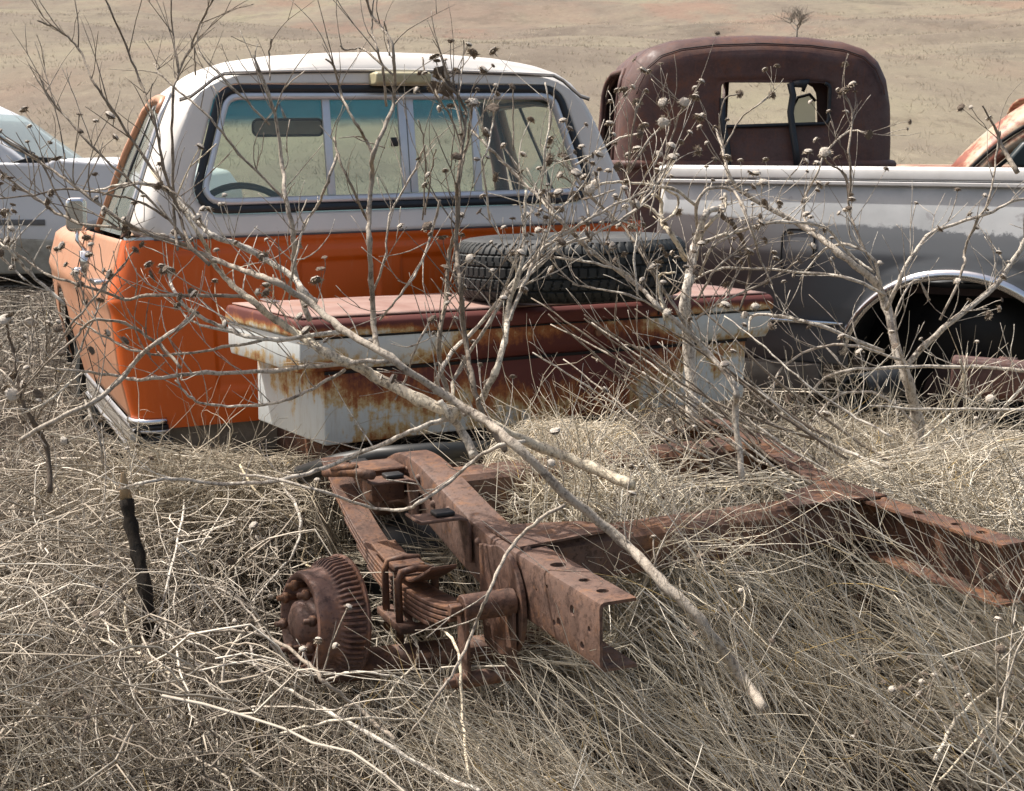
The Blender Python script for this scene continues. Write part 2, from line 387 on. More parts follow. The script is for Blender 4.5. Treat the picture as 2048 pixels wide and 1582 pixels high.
for ax, az, y in [(.975, .05, .014), (.99, .028, .035), (.997, .012, .065), (1, .004, .11), (1, 0, .17)]:
    rings.append([(ox * ax, y + LEAN(oz), oz - (az if oz > 1.6 else az * max(0, (oz - 1.3) / .3)) if oz > 1.168 else oz) for ox, oz in outr])
v = [p for r in rings for p in r]; f = []
for i in range(len(rings) - 1):
    for k in range(NA):
        l = (k + 1) % NA
        if i >= 4 and outr[k][1] < 1.169 and outr[l][1] < 1.169: continue
        f.append((i * NA + k, i * NA + l, (i + 1) * NA + l, (i + 1) * NA + k))
o = mesh_obj('white_back_panel', v, f, WHITE, truck); solid(o, .008, 1)
# roof
RO = [p for p in WU if p[1] > 1.60]; RO = RO + [(-x, z) for x, z in RO[-2::-1]]
v = []; f = []; ys = [.168, .3, .45, .6, .75, .85, .92, .97]
for y in ys:
    dz = -.05 * sstep(.75, .98, y) - .004 * (y - .168); sc = 1 - .05 * sstep(.3, .97, y)
    v += [(x * sc, y + LEAN(z), z + dz) for x, z in RO]
n = len(RO)
for i in range(len(ys) - 1):
    for k in range(n - 1): f.append((i * n + k, i * n + k + 1, (i + 1) * n + k + 1, (i + 1) * n + k))
solid(mesh_obj('roof', v, f, WHITE, truck), .02, 1)
# seam line round the back of the roof, with a dark crease under a thin lip
gut = []
for x in np.linspace(-.735, .735, 41):
    a = abs(x); z = 1.690 - .012 * (x / .6) ** 2 - (.075 * sstep(.58, .73, a))
    gut.append((x * .985, LEAN(z) + .0005 - .0035 + .02 * sstep(.60, .735, a), z))
MB().tube(gut, .0026, 5).build('roof_seam', simple('seam_shadow', (.10, .09, .08), .8), truck)
MB().tube([(x, y - .001, z + .007) for x, y, z in gut], .0045, 5).build('drip_rail', WHITE, truck)
# rubber, aluminium slider frame, glass
def hoop(name, polyA, polyB, ya, yb, mat, n=280):
    A = ring_pts(polyA, HC, n); B = ring_pts(polyB, HC, n)
    mids = [((a[0] + b[0]) / 2, (a[1] + b[1]) / 2) for a, b in zip(A, B)]
    v = [(x, ya + LEAN(z) + .006, z) for x, z in A] + [(x, ya + LEAN(z), z) for x, z in [(a[0] * .8 + b[0] * .2, a[1] * .8 + b[1] * .2) for a, b in zip(A, B)]] + [(x, ya + LEAN(z), z) for x, z in [(a[0] * .2 + b[0] * .8, a[1] * .2 + b[1] * .8) for a, b in zip(A, B)]] + [(x, yb + LEAN(z), z) for x, z in B]
    f = []
    for i in range(3):
        for k in range(n):
            l = (k + 1) % n; f.append((i * n + k, i * n + l, (i + 1) * n + l, (i + 1) * n + k))
    return mesh_obj(name, v, f, mat, truck)
rub = shrink(HOLE, 0, 1.45, .003); a1 = shrink(HOLE, 0, 1.45, .031); a2 = shrink(HOLE, 0, 1.45, .053)
hoop('window_rubber', rub, a1, -.009, .006, RUBBER)
wf = hoop('window_frame', shrink(HOLE, 0, 1.45, .030), a2, -.010, .016, ALU)
for x0, x1, y in [(-.262, -.236, .0), (.000, .026, .0), (.030, .056, .004), (.262, .288, .0)]:
    mb = MB(); mb.prism([(y + .006 + LEAN(1.29), 1.29), (y + .022 + LEAN(1.29), 1.29), (y + .022 + LEAN(1.612), 1.612), (y + .006 + LEAN(1.612), 1.612)], 0, x0, x1); bevel(mb.build('slider_bar', ALU, truck), .002)
mb = MB(); mb.box((-.030, .030, 1.445), (-.008, .05, 1.475)); bevel(mb.build('window_latch', BLACK, truck), .003)
gi = ring_pts(shrink(HOLE, 0, 1.45, .050), HC, 80)
mesh_obj('rear_glass', [(x, .026 + LEAN(z), z) for x, z in gi], [tuple(range(80))], GLASS, truck, False)
# cream dome lamp over the window
mb = MB(); mb.prism([(-.036, 1.682), (-.034, 1.648), (-.012, 1.642), (.06, 1.645), (.06, 1.686), (-.012, 1.688)], 0, -.098, .096)
bevel(auto(mb.build('roof_lamp', CREAM, truck)), .008, 3)
MB().tube([(-.07, -.003, 1.676), (-.07, -.003, 1.67)], .006, 8).build('lamp_screw', DARK, truck)
# pillars and side windows
for sx in (-1, 1):
    def SX(z, o=0): return sx * (interp(z, [(q[1], q[0]) for q in WU[:7]]) + o)
    path = [(SX(1.17, .014), .235, 1.165), (SX(1.30, .012), .25, 1.30), (SX(1.45, .010), .268, 1.45), (SX(1.58, .008), .29, 1.575), (SX(1.615, .004), .33, 1.612), (SX(1.63, .002), .5, 1.628), (SX(1.63, -.02), .78, 1.632), (SX(1.60, -.02), .86, 1.60), (SX(1.45, -.012), .93, 1.45), (SX(1.17, -.01), 1.02, 1.165)]
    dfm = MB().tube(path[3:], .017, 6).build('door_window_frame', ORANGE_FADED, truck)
    MB().tube([(x - sx * .022, y + .02 * (i < 5), z - .018) for i, (x, y, z) in enumerate(path)], .010, 6).build('weatherstrip', RUBBER, truck)
    MB().tube([(SX(z, .004), .192 + LEAN(z) + .004 * 0, z) for z in (1.17, 1.3, 1.45, 1.56, 1.63)], .011, 6).build('drip_strip', DULLCHROME, truck)
    gl = [(SX(1.17, -.004), .20, 1.17), (SX(1.4, -.004), .225, 1.4), (SX(1.60, -.006), .25, 1.60), (SX(1.61, -.026), .84, 1.61), (SX(1.45, -.02), .91, 1.45), (SX(1.17, -.014), 1.0, 1.17)]
    mesh_obj('side_glass', gl, [tuple(range(6))], SIDEGLASS, truck, False)
    MB().tube([(sx * .84, 1.12, 1.12), (sx * .765, 1.02, 1.38), (sx * .66, .90, 1.64)], [.035, .03, .03], 8).build('windshield_pillar', simple('brown_trim', (.09, .05, .04), .6), truck)
    MB().tube([(SX(1.17, -.016), .66, 1.17), (SX(1.4, -.012), .66, 1.40), (SX(1.61, -.02), .66, 1.61)], .007, 6).build('vent_window_bar', BLACK, truck)
ws = [(-.82, 1.13, 1.13), (.82, 1.13, 1.13), (.63, .90, 1.675), (-.63, .90, 1.675)]
mesh_obj('windshield', ws, [(0, 1, 2, 3)], SHIELD, truck, False)
# rear view mirror behind the glass
mb = MB(); pr = rrect([(-.135, -.030), (.135, -.030), (.135, .030), (-.135, .030)], .022); mb.prism([(x - .21, z + 1.535) for x, z in pr], 1, .73, .75)
mr = bevel(auto(mb.build('inside_mirror', simple('mirror_painted_reflection', (.50, .49, .45), .5, 0), truck)), .003)  # matte pale colour stands in for what the mirror reflects
MB().tube([(x - .21, .728, z + 1.535) for x, z in pr], .005, 5, closed=True).build('mirror_rim', BLACK, mr)
MB().tube([(-.21, .75, 1.56), (-.21, .86, 1.63)], .006, 6).build('mirror_stem', CHROME, mr)
# outside mirror on the driver's door
mb = MB(); R0 = Matrix.Translation((-.985, .86, 1.232)) @ Matrix.Rotation(math.radians(-14), 4, 'Z')
mb.prism([(x, z) for x, z in rrect([(-.04, -.062), (.034, -.062), (.04, .062), (-.034, .062)], .022)], 1, -.015, .02); mb.v = [tuple(R0 @ Vector(p)) for p in mb.v]
em = bevel(auto(mb.build('outside_mirror', CHROME, truck)), .012, 3)
mb = MB(); mb.tube([(-.985, .86, 1.18), (-.99, .85, 1.14), (-.965, .84, 1.10)], .008, 6); mb.tube([(-.985, .87, 1.19), (-.96, .93, 1.17), (-.94, .95, 1.14)], .006, 6); mb.box((-.985, .80, 1.02), (-.94, .86, 1.10)); mb.build('mirror_bracket', CHROME, em)
mb = MB(); mb.box((-1.003, .90, .985), (-.972, .96, 1.035)); bevel(mb.build('door_badge', CHROME, truck), .008)
# belt moulding chip
def chip(u, v): a = u * PI / 2; r = .079; w = .918; return (-w + .075 - r * math.cos(a) + (max(0, u - .6) * .3), .075 - r * math.sin(a) * 1.02, 1.158 + v * .016)
MB().grid(14, 3, chip).build('peeling_belt_moulding', simple('peeling_strip', (.45, .55, .60), .5, 0, .45, 40), truck)
MB().tube([(-.84 + 1.68 * i / 30, -.005, 1.165) for i in range(31)], .0035, 5).build('belt_seam', simple('seam_shadow_two', (.10, .09, .09), .8), truck)
# front wheel under the fender
def wheel(parent, c, r, w, name='wheel'):
    Mx = Matrix.Translation(c) @ Matrix.Rotation(PI / 2, 4, 'Y')
    o = MB().lathe([(r * .62, -w / 2), (r * .9, -w / 2 - .005), (r * .985, -w * .42), (r, 0), (r * .985, w * .42), (r * .9, w / 2 + .005), (r * .62, w / 2)], 40, Mx).build(name, TYRE, parent)
    MB().lathe([(r * .62, -w / 2), (r * .6, 0), (r * .25, .01), (.001, .02)], 32, Mx).build('rim', BLACK, o); return o
for sx in (-1, 1): wheel(truck, (sx * .80, 1.95, .35), .36, .2)
MB().grid(16, 12, lambda u, v: ((2*v-1)*.93*1.0 if False else -.93 + .5*v, 1.95 + .41*math.cos(PI*u), .50 + .41*math.sin(PI*u))).build('wheel_housing', BLACK, truck)

# ================================================================== TOOLBOX (leans across the rails behind the cab)
BM = pose((-0.58, 3.658, 0.727), 0.597, -0.004, 0.02)
box = thing('toolbox', 'rust stained white truck toolbox lying crosswise behind the orange cab', 'toolbox', BM)
def box_mat(name, mode):
    m = Mat(name, .5, 0, .45); x, y, z = m.xyz()
    n = m.noise(4.5, 8, .68, off=(2, 5, 1)); st = m.noise(9, 6, .65, (4, 4, .45)); fine = m.noise(38, 6, .75)
    mid = (x.ss(.30, .62) * (x * -1 + 2.1).ss(.62, .95))          # rust lies heaviest along the middle
    if mode == 'lower':
        up = z.ss(.03, .19)
        v = n * .75 + st * .35 + up * .16 + mid * .22 + (x - .26).absv().ss(.24, .02) * .20 - .24
    elif mode == 'wing':
        v = n * .75 + st * .3 + mid * .30 + z.ss(.285, .225) * .16 + (x - .10).absv().ss(.16, .02) * .12 - .27
    else:
        v = n * .5 + st * .35 + mid * .22 + z.ss(.315, .345) * .22 + .06
    v = v + (fine - .5) * .30
    white = m.mix(n, (.52, .56, .56), (.66, .69, .68)); white = m.mix(m.noise(16, 6, .7, (3, 3, .4), off=(6, 6, 2)).ss(.5, .72) * .45, white, (.40, .36, .29))
    col = m.mix(v.ss(.40, .50), white, (.52, .37, .17)); col = m.mix(v.ss(.47, .57), col, (.30, .10, .03)); col = m.mix(v.ss(.55, .68), col, (.115, .028, .022))
    m.color(col).bump(v, .25, .003); m.rough(v.ss(.4, .6) * .35 + .4); return m.m
BL, BD, H1, H2 = 1.771, .497, .211, .357
lowm, wingm, lipm = box_mat('box_paint_lower', 'lower'), box_mat('box_paint_wing', 'wing'), box_mat('box_paint_lip', 'lip')
mb = MB(); mb.box((.087, .022, 0), (BL - .095, BD - .02, H1 - .001)); o = bevel(mb.build('box_body', lowm, box), .006, 2)
mb = MB(); mb.prism([(0, H1 + .03), (.02, H1), (BD - .02, H1), (BD, H1 + .03), (BD, .306), (0, .306)], 0, .004, BL - .004); o = bevel(mb.build('box_wing', wingm, box), .005, 2)
mb = MB(); mb.prism([(-.006, .3075), (BD + .004, .3075), (BD + .004, .335), (BD - .012, H2), (.012, H2), (-.006, .343)], 0, -.004, BL + .004); o = bevel(mb.build('lid', lipm, box), .008, 3)
mt = Mat('lid_top_rust', .6, 0, .4); n = mt.noise(3.5, 8, .65); n2 = mt.noise(26, 6, .7)
mt.color(mt.mix(n2.ss(.6, .8) * .5, mt.ramp(n, [(.3, (.25, .135, .11)), (.5, (.37, .25, .215)), (.7, (.31, .16, .11))]), (.16, .06, .045))).bump(n2, .2, .002)
mb = MB(); mb.grid(40, 12, lambda u, v: (.012 + (BL - .024) * u, .018 + (BD - .036) * v, H2 + .004 + .004 * math.sin(u * 7) * math.sin(v * PI))); solid(mb.build('lid_top', mt.m, box), .004)
DARK_LINE = simple('gap_and_shade_line', (.012, .01, .01), .9)
mb = MB(); mb.box((.087, .0185, H1 - .011), (BL - .095, .0225, H1 - .002)); mb.box((.004, -.0015, .302), (BL - .004, .0005, .3065)); mb.box((1.255, -.0085, .313), (1.262, -.005, .350)); mb.build('gaps_and_wing_shade', DARK_LINE, box, False)  # first strip paints the shade under the wing overhang; others are gaps
mb = MB(); mb.tube([(1.02, .006, .27), (1.02, -.008, .27)], .013, 16); bevel(mb.build('lock', simple('rusty_lock', (.2, .1, .06), .6), box), .002)
for x in (.1, BL - .12):
    mb = MB(); mb.box((x, BD - .1, H2 + .01), (x + .03, BD - .02, H2 + .014)); bevel(mb.build('hinge', DULLCHROME, box), .001)
# ================================================================== TYRE ON THE TOOLBOX
tz = 0.727 + .357 + .017
TR, TW = .368, .172
tyre = thing('spare_tyre', 'bald black tyre lying flat on the rusty toolbox lid', 'tyre', pose((0.185, 4.31, tz - .010), 0, -.022, -.02))
Mt = Matrix.Identity(4)
def tread(u, v):
    th = u * 2 * PI; r0 = TR - .030 * abs(2 * v - 1) ** 4; nb = 84
    row = int(min(4, v * 5)); fv = v * 5 - row; ph = (u * nb + .5 * (row % 2) + .25 * math.sin(v * 9)) % 1
    g = 0
    if .06 < v < .94:
        if fv < .12 or fv > .88: g = .007 if row in (1, 2, 3) or .1 < v < .9 else 0
        if ph < .17: g = .0055
    else:
        if ph < .35: g = .006
    return ((r0 - g) * math.cos(th), (r0 - g) * math.sin(th), v * TW)
mb = MB(); mb.grid(84 * 6 + 1, 41, tread); o = mb.build('tread', TYRE, tyre); auto(o, 25)
prof = [(TR - .031, TW), (TR - .045, TW + .004), (TR - .08, TW + .008), (TR - .10, TW + .005), (TR - .115, TW + .007), (TR - .15, TW - .004), (TR - .168, TW - .014), (TR - .172, TW - .03), (TR - .165, TW - .05)]
mb = MB(); mb.lathe(prof, 96); mb.lathe([(r, TW - z) for r, z in prof[::-1]], 96); mb.lathe([(TR - .165, .05), (TR - .06, .06), (TR - .06, TW - .06), (TR - .165, TW - .05)], 64)
mb.build('sidewall', simple('sidewall_rubber', (.05, .053, .055), .7, 0, .35, 14, bump=.2), tyre)

# ================================================================== CHASSIS FRAME
frame = thing('truck_frame', 'bare rusty truck chassis rails with leaf spring and hub poking out of the weeds', 'truck frame', TM)
TOPL = [(1.6, .56), (0.2, .56), (-.70, .562), (-1.00, .572), (-1.12, .625), (-1.22, .668), (-1.32, .680), (-1.42, .672), (-1.55, .648), (-1.75, .612), (-1.88, .600), (-2.0, .604), (-2.37, .606)]
def rail_profile(yl):
    return interp(-yl, [(-y, z) for y, z in TOPL])
def make_rail(sx, yend):
    xo = sx * .47; xi = sx * .397; T = .006
    ysl = sorted(set([1.6, .8, .2, -.3, -.7, -.85] + [round(-1.0 - .03 * i, 3) for i in range(46)]), reverse=True); ysl = [y for y in ysl if y > yend] + [yend]
    sm = lambda y: sum(rail_profile(y + d) for d in (-.05, -.025, 0, .025, .05)) / 5
    v = []; f = []
    for y in ysl:
        zt = sm(y); hb = .128; r = .010
        # C section open towards the middle: outer loop then inner loop
        sec = [(xi, zt), (xo - sx * r, zt), (xo - sx * r * .3, zt - r * .3), (xo, zt - r), (xo, zt - hb + r), (xo - sx * r * .3, zt - hb + r * .3), (xo - sx * r, zt - hb), (xi, zt - hb),
               (xi, zt - hb + T), (xo - sx * (r + .002), zt - hb + T), (xo - sx * T, zt - hb + r + .002), (xo - sx * T, zt - r - .002), (xo - sx * (r + .002), zt - T), (xi, zt - T)]
        v += [(a, y, b) for a, b in sec]
    m = 14
    for i in range(len(ysl) - 1):
        for k in range(m):
            l = (k + 1) % m; f.append((i * m + k, i * m + l, (i + 1) * m + l, (i + 1) * m + k))
    f.append(tuple(range(m))); f.append(tuple((len(ysl) - 1) * m + k for k in range(m))[::-1])
    o = mesh_obj('rail', v, f, FRAME_RUST, frame); auto(o, 50)
    # punched holes
    cut = MB()
    for y, r in [(-2.31, .012), (-2.235, .011), (-2.12, .016), (-1.96, .009)]:
        z = sm(y); cut.tube([(sx * .432, y, z + .03), (sx * .432, y, z - .03)], r, 16)
    for y, dz, r in [(-2.26, .045, .010), (-2.20, .085, .009), (-2.18, .092, .006), (-2.30, .10, .008), (-2.15, .03, .004), (-2.10, .05, .003), (-2.0, .075, .005), (-1.50, .05, .010), (-1.30, .06, .006), (-2.33, .06, .006)]:
        z = sm(y) - dz; cut.tube([(xo - .05, y, z), (xo + .05, y, z)], r, 14)
    co = cut.build('cutter', None, frame, False)
    bm_ = bmesh.new(); bm_.from_mesh(co.data); bmesh.ops.recalc_face_normals(bm_, faces=bm_.faces); bm_.to_mesh(co.data); bm_.free()
    bo = o.modifiers.new('holes', 'BOOLEAN'); bo.operation = 'DIFFERENCE'; bo.object = co; bo.solver = 'EXACT'
    dg = bpy.context.evaluated_depsgraph_get(); nm = bpy.data.meshes.new_from_object(o.evaluated_get(dg)); o.modifiers.clear(); o.data = nm; nm.name = 'rail'
    bpy.data.objects.remove(co); auto(o, 40)
    return o, sm
railL, smz = make_rail(-1, -2.372); railR, _ = make_rail(1, -2.405)
railL['label'] = 'left chassis rail, the near one with the spring'; railR['label'] = 'right chassis rail, half sunk in straw'
# rivets
for sx in (-1, 1):
    for y, dz in [(-1.42, .03), (-1.52, .055), (-1.33, .035), (-1.62, .03), (-1.80, .03), (-1.86, .075), (-1.97, .025), (-2.02, .09), (-1.93, .04), (-1.22, .05), (-1.9, .10)]:
        z = smz(y) - dz; MB().lathe([(.0001, .009), (.006, .007), (.009, .003), (.010, 0)], 12, Matrix.Translation((sx * .470, y, z)) @ rot_to((sx, 0, 0))).build('rivet', FRAME_RUST, railL if sx < 0 else railR)
    for y in (-1.93, -1.99): MB().lathe([(.0001, .007), (.007, .005), (.010, 0)], 12, Matrix.Translation((sx * .44, y, smz(y)))).build('rivet', FRAME_RUST, railL if sx < 0 else railR)
# cross members
def cross(name, y, ztop, h, wdt, arch=0.0):
    mb = MB()
    def sec(x):
        z = ztop + arch * (1 - (x / .46) ** 2)
        return [(y - wdt / 2, z - h), (y - wdt / 2, z - .012), (y - wdt / 2 + .012, z), (y + wdt / 2 - .012, z), (y + wdt / 2, z - .012), (y + wdt / 2, z - h), (y + wdt / 2 - .006, z - h), (y + wdt / 2 - .006, z - .014), (y - wdt / 2 + .006, z - .014), (y - wdt / 2 + .006, z - h)]
    xs = np.linspace(-.462, .462, 17); v = []; f = []
    for x in xs: v += [(x, a, b) for a, b in sec(x)]
    for i in range(16):
        for k in range(10): l = (k + 1) % 10; f.append((i * 10 + k, (i + 1) * 10 + k, (i + 1) * 10 + l, i * 10 + l))
    o = mesh_obj(name, v, f, FRAME_RUST, frame); auto(o, 40); return o
cross('cross_member', -1.46, .655, .115, .12); cross('cross_member', -1.90, .594, .09, .10, .004); cross('cross_member', -.75, .55, .1, .1)
# gussets by the right rail
for pl in [[(.20, -1.96), (.455, -1.98), (.455, -1.78), (.26, -1.86)], [(-.455, -1.99), (-.2, -1.95), (-.26, -1.86), (-.455, -1.80)]]: MB().prism(pl, 2, .606, .611).build('gusset', FRAME_RUST, frame, False)
# bump stops and brackets on the left rail
def bracket(y, z, name='bump_stop_bracket', sx=-1):
    mb = MB(); T = .007; x0 = sx * .473
    pts = [(x0 + sx * .006, z - .10), (x0 + sx * .006, z - .022), (x0 + sx * .012, z - .006), (x0 + sx * .028, z), (x0 + sx * .115, z), (x0 + sx * .128, z + .008)]
    v = []; f = []
    for yy in (y - .035, y + .035):
        for (x, zz) in pts: v.append((x, yy, zz))
    n = len(pts)
    for i in range(n - 1): f.append((i, i + 1, n + i + 1, n + i))
    o = mesh_obj(name, v, f, FRAME_RUST, frame); solid(o, T, 0); bevel(o, .002)
    mb = MB(); mb.box((x0 + sx * .055 - .022, y - .02, z + .004), (x0 + sx * .055 + .022, y + .02, z + .014)); bevel(mb.build('rubber_pad', BLACK, o), .003)
    return o
bracket(-1.74, .625); bracket(-1.62 + .22, .640); bracket(-1.12, .62)
# strut hanger near the front of the hump
mb = MB(); mb.box((-.56, -1.33, .57), (-.476, -1.25, .655)); mb.box((-.585, -1.345, .648), (-.476, -1.235, .656)); mb.tube([(-.475, -1.30, .60), (-.55, -1.30, .60)], .026, 14); bevel(mb.build('shock_mount', FRAME_RUST, frame), .004)
# shackle plate, hanger and bushing
def plate_poly():
    pts = [(-1.84, .585)]
    for a in np.linspace(115, -70, 22):
        pts.append((-1.965 - .115 * math.cos(math.radians(a)) * 1 if False else -1.955 - .11 * math.sin(math.radians(90 - a)) , .495 + .112 * math.sin(math.radians(a))))
    pts += [(-1.93, .37), (-1.86, .375), (-1.84, .46)]
    return pts
mb = MB(); mb.prism(plate_poly(), 0, -.486, -.474); bevel(auto(mb.build('spring_hanger', FRAME_RUST, frame)), .002)
eye = MB(); eye.tube([(-.49, -2.03, .515), (-.60, -2.03, .515)], .027, 24); eye.tube([(-.60, -2.03, .515), (-.625, -2.03, .515)], .013, 6); eye.box((-.60, -2.055, .36), (-.592, -2.005, .53)); eye.box((-.50, -2.05, .36), (-.492, -2.01, .53)); eye.tube([(-.485, -2.035, .37), (-.62, -2.035, .37)], .016, 12); eye.tube([(-.61, -2.035, .37), (-.64, -2.035, .37)], .012, 6)
bevel(auto(eye.build('shackle', FRAME_RUST, frame)), .002)
# leaf spring pack
def spring(sx):
    t = []
    x0 = sx * .565
    def zc(y, k):   # leaf k from the top
        base = .455 + .075 * ((y + 1.62) / .45) ** 2 if y < -1.62 else .455 + .11 * ((y + 1.62) / .50) ** 2
        return base - .0115 * k
    for k, (ya, yb) in enumerate([(-1.0, -2.03), (-1.08, -2.0), (-1.2, -1.95), (-1.3, -1.88), (-1.38, -1.82)]):
        mb = MB(); n = 30; v = []
        for i in range(n):
            y = ya + (yb - ya) * i / (n - 1); z = zc(y, k); v += [(x0 - .031, y, z), (x0 + .031, y, z), (x0 + .031, y, z - .009), (x0 - .031, y, z - .009)]
        f = [(0, 1, 2, 3), tuple(4 * (n - 1) + q for q in (3, 2, 1, 0))]
        for i in range(n - 1):
            for q in range(4): l = (q + 1) % 4; f.append((i * 4 + q, (i + 1) * 4 + q, (i + 1) * 4 + l, i * 4 + l))
        mb.add(v, f); bevel(auto(mb.build('spring_leaf', FRAME_RUST, frame)), .002)
    # overload helper leaf on top, curling up towards the rail
    mb = MB(); v = []; n = 24
    for i in range(n):
        y = -1.42 - .42 * i / (n - 1); z = zc(y, 0) + .018 + max(0, (-1.70 - y)) * .35; v += [(x0 - .03, y, z + .008), (x0 + .03, y, z + .008), (x0 + .03, y, z), (x0 - .03, y, z)]
    f = [(0, 1, 2, 3), tuple(4 * (n - 1) + q for q in (3, 2, 1, 0))]
    for i in range(n - 1):
        for q in range(4): l = (q + 1) % 4; f.append((i * 4 + q, (i + 1) * 4 + q, (i + 1) * 4 + l, i * 4 + l))
    mb.add(v, f); bevel(auto(mb.build('helper_leaf', FRAME_RUST, frame)), .002)
    for y in (-1.565, -1.66):
        mb = MB(); zt = zc(y, 0) + .034
        mb.tube([(x0 - .043, y, zt - .16), (x0 - .043, y, zt - .02), (x0 - .036, y, zt), (x0, y, zt + .005), (x0 + .036, y, zt), (x0 + .043, y, zt - .02), (x0 + .043, y, zt - .16)], .0085, 10); mb.build('u_bolt', FRAME_RUST, frame)
    mb = MB(); mb.box((x0 - .055, -1.70, .36), (x0 + .055, -1.53, .378)); mb.box((x0 - .036, -1.62, .478), (x0 + .036, -1.56, .492)); bevel(mb.build('spring_seat', FRAME_RUST, frame), .003)
spring(-1); spring(1)
MB().tube([(-.80, -1.66, .30), (.80, -1.60, .20)], .035, 16).build('axle_tube', FRAME_RUST, frame)
# brake drum with ribs, hub and studs
DC = TINV @ Vector(at(642, 1240, 2.88)); DAX = Vector((-1, -.16, .10)).normalized()
MD = Matrix.Translation(DC) @ rot_to(DAX)
def drum(u, v):
    th = u * 2 * PI; z = -.055 + .105 * v
    r = interp(v, [(0, .139), (.06, .142), (.10, .134), (.42, .128), (.60, .117), (.75, .114), (.92, .112), (1, .107)])
    if .10 < v < .60: r += .0055 * (1 - sstep(.42, .60, v)) * (1 if math.cos(th * 64) > 0 else -1) * (1)
    p = MD @ Vector((r * math.cos(th), r * math.sin(th), z)); return tuple(p)
mb = MB(); mb.grid(64 * 6 + 1, 34, drum); o = mb.build('brake_drum', DRUM_RUST, frame); auto(o, 40)
mb = MB(); mb.lathe([(.107, .05), (.098, .052), (.094, .035), (.07, .025), (.05, .025), (.046, .055), (.03, .065), (.0001, .065)], 48, MD); mb.lathe([(.139, -.055), (.12, -.06), (.0001, -.06)], 48, MD); mb.build('drum_face', DRUM_RUST, o)
for k in range(8):
    a = k * PI / 4 + .3; mb = MB(); mb.tube([MD @ Vector((.08 * math.cos(a), .08 * math.sin(a), .025)), MD @ Vector((.08 * math.cos(a), .08 * math.sin(a), .075))], .0065, 6)
    mb.tube([MD @ Vector((.08 * math.cos(a), .08 * math.sin(a), .050)), MD @ Vector((.08 * math.cos(a), .08 * math.sin(a), .062))], .012, 6); mb.build('wheel_stud', FRAME_RUST, o)
# black fuel tank between the rails and hose under the toolbox
TANK = simple('tank_black', (.018, .02, .02), .45, 0, .5, 6)
mb = MB(); mb.lathe([(.0001, -.30), (.10, -.295), (.14, -.27), (.15, -.2), (.15, .2), (.14, .27), (.10, .295), (.0001, .30)], 32, TINV @ Matrix.Translation(Vector(at(905, 1075, 3.75))) @ rot_to((.35, .9, .1))); mb.build('fuel_tank', TANK, frame)
mb = MB(); mb.tube([TINV @ Vector(at(x, y, d)) for x, y, d in [(600, 950, 3.6), (680, 925, 3.55), (760, 912, 3.5), (860, 905, 3.5), (980, 900, 3.6)]], .026, 12); mb.build('filler_hose', TANK, frame)
mb = MB(); mb.tube([TINV @ Vector(at(x, y, d)) for x, y, d in [(650, 945, 3.2), (700, 944, 3.15), (745, 950, 3.1)]], .012, 8); mb.tube([TINV @ Vector(at(x, y, d)) for x, y, d in [(665, 936, 3.18), (712, 936, 3.14)]], .010, 8); mb.build('step_bracket', FRAME_RUST, frame)
# ================================================================== TERRAIN
def hsm(a, b, x):
    t = np.clip((x - a) / (b - a), 0, 1); return t * t * (3 - 2 * t)
def ground_h(x, y):
    x = np.asarray(x, float); y = np.asarray(y, float); r = np.hypot(x, y)
    h = .20 + .10 * hsm(4.5, 12, r) - .05 * hsm(0, 6, -y)
    h = h + .03 * np.sin(x * 1.7 + 1) * np.sin(y * 1.3)
    d = np.maximum(0, y - 26)
    rise = .115 * d * hsm(0, 60, d) + .05 * np.maximum(0, d - 160)
    und = (1.6 * np.sin(x * .045 + 1.2) * np.sin(y * .035) + .8 * np.sin(x * .11 + y * .06) * np.sin(y * .10 + 2) + .35 * np.sin(x * .3 + 2 * np.sin(y * .05)) * np.sin(y * .22)) * hsm(20, 110, d)
    und = und + 2.4 * np.sin(x * .018 - .8) * hsm(60, 220, d)
    bank = .9 * hsm(0, 3.0, y - (96 + 4 * np.sin(x * .07) + .06 * x)) * hsm(18, 34, x) * hsm(95, 75, x)
    return h + rise + und + bank
def sheet(name, xs, ys, mat):
    X, Y = np.meshgrid(xs, ys); Z = ground_h(X, Y); nx, ny = len(xs), len(ys)
    v = np.stack([X, Y, Z], -1).reshape(-1, 3); i = np.arange(nx - 1)[None] + nx * np.arange(ny - 1)[:, None]
    f = np.stack([i, i + 1, i + nx + 1, i + nx], -1).reshape(-1, 4)
    return mesh_obj(name, v.tolist(), f.tolist(), mat)
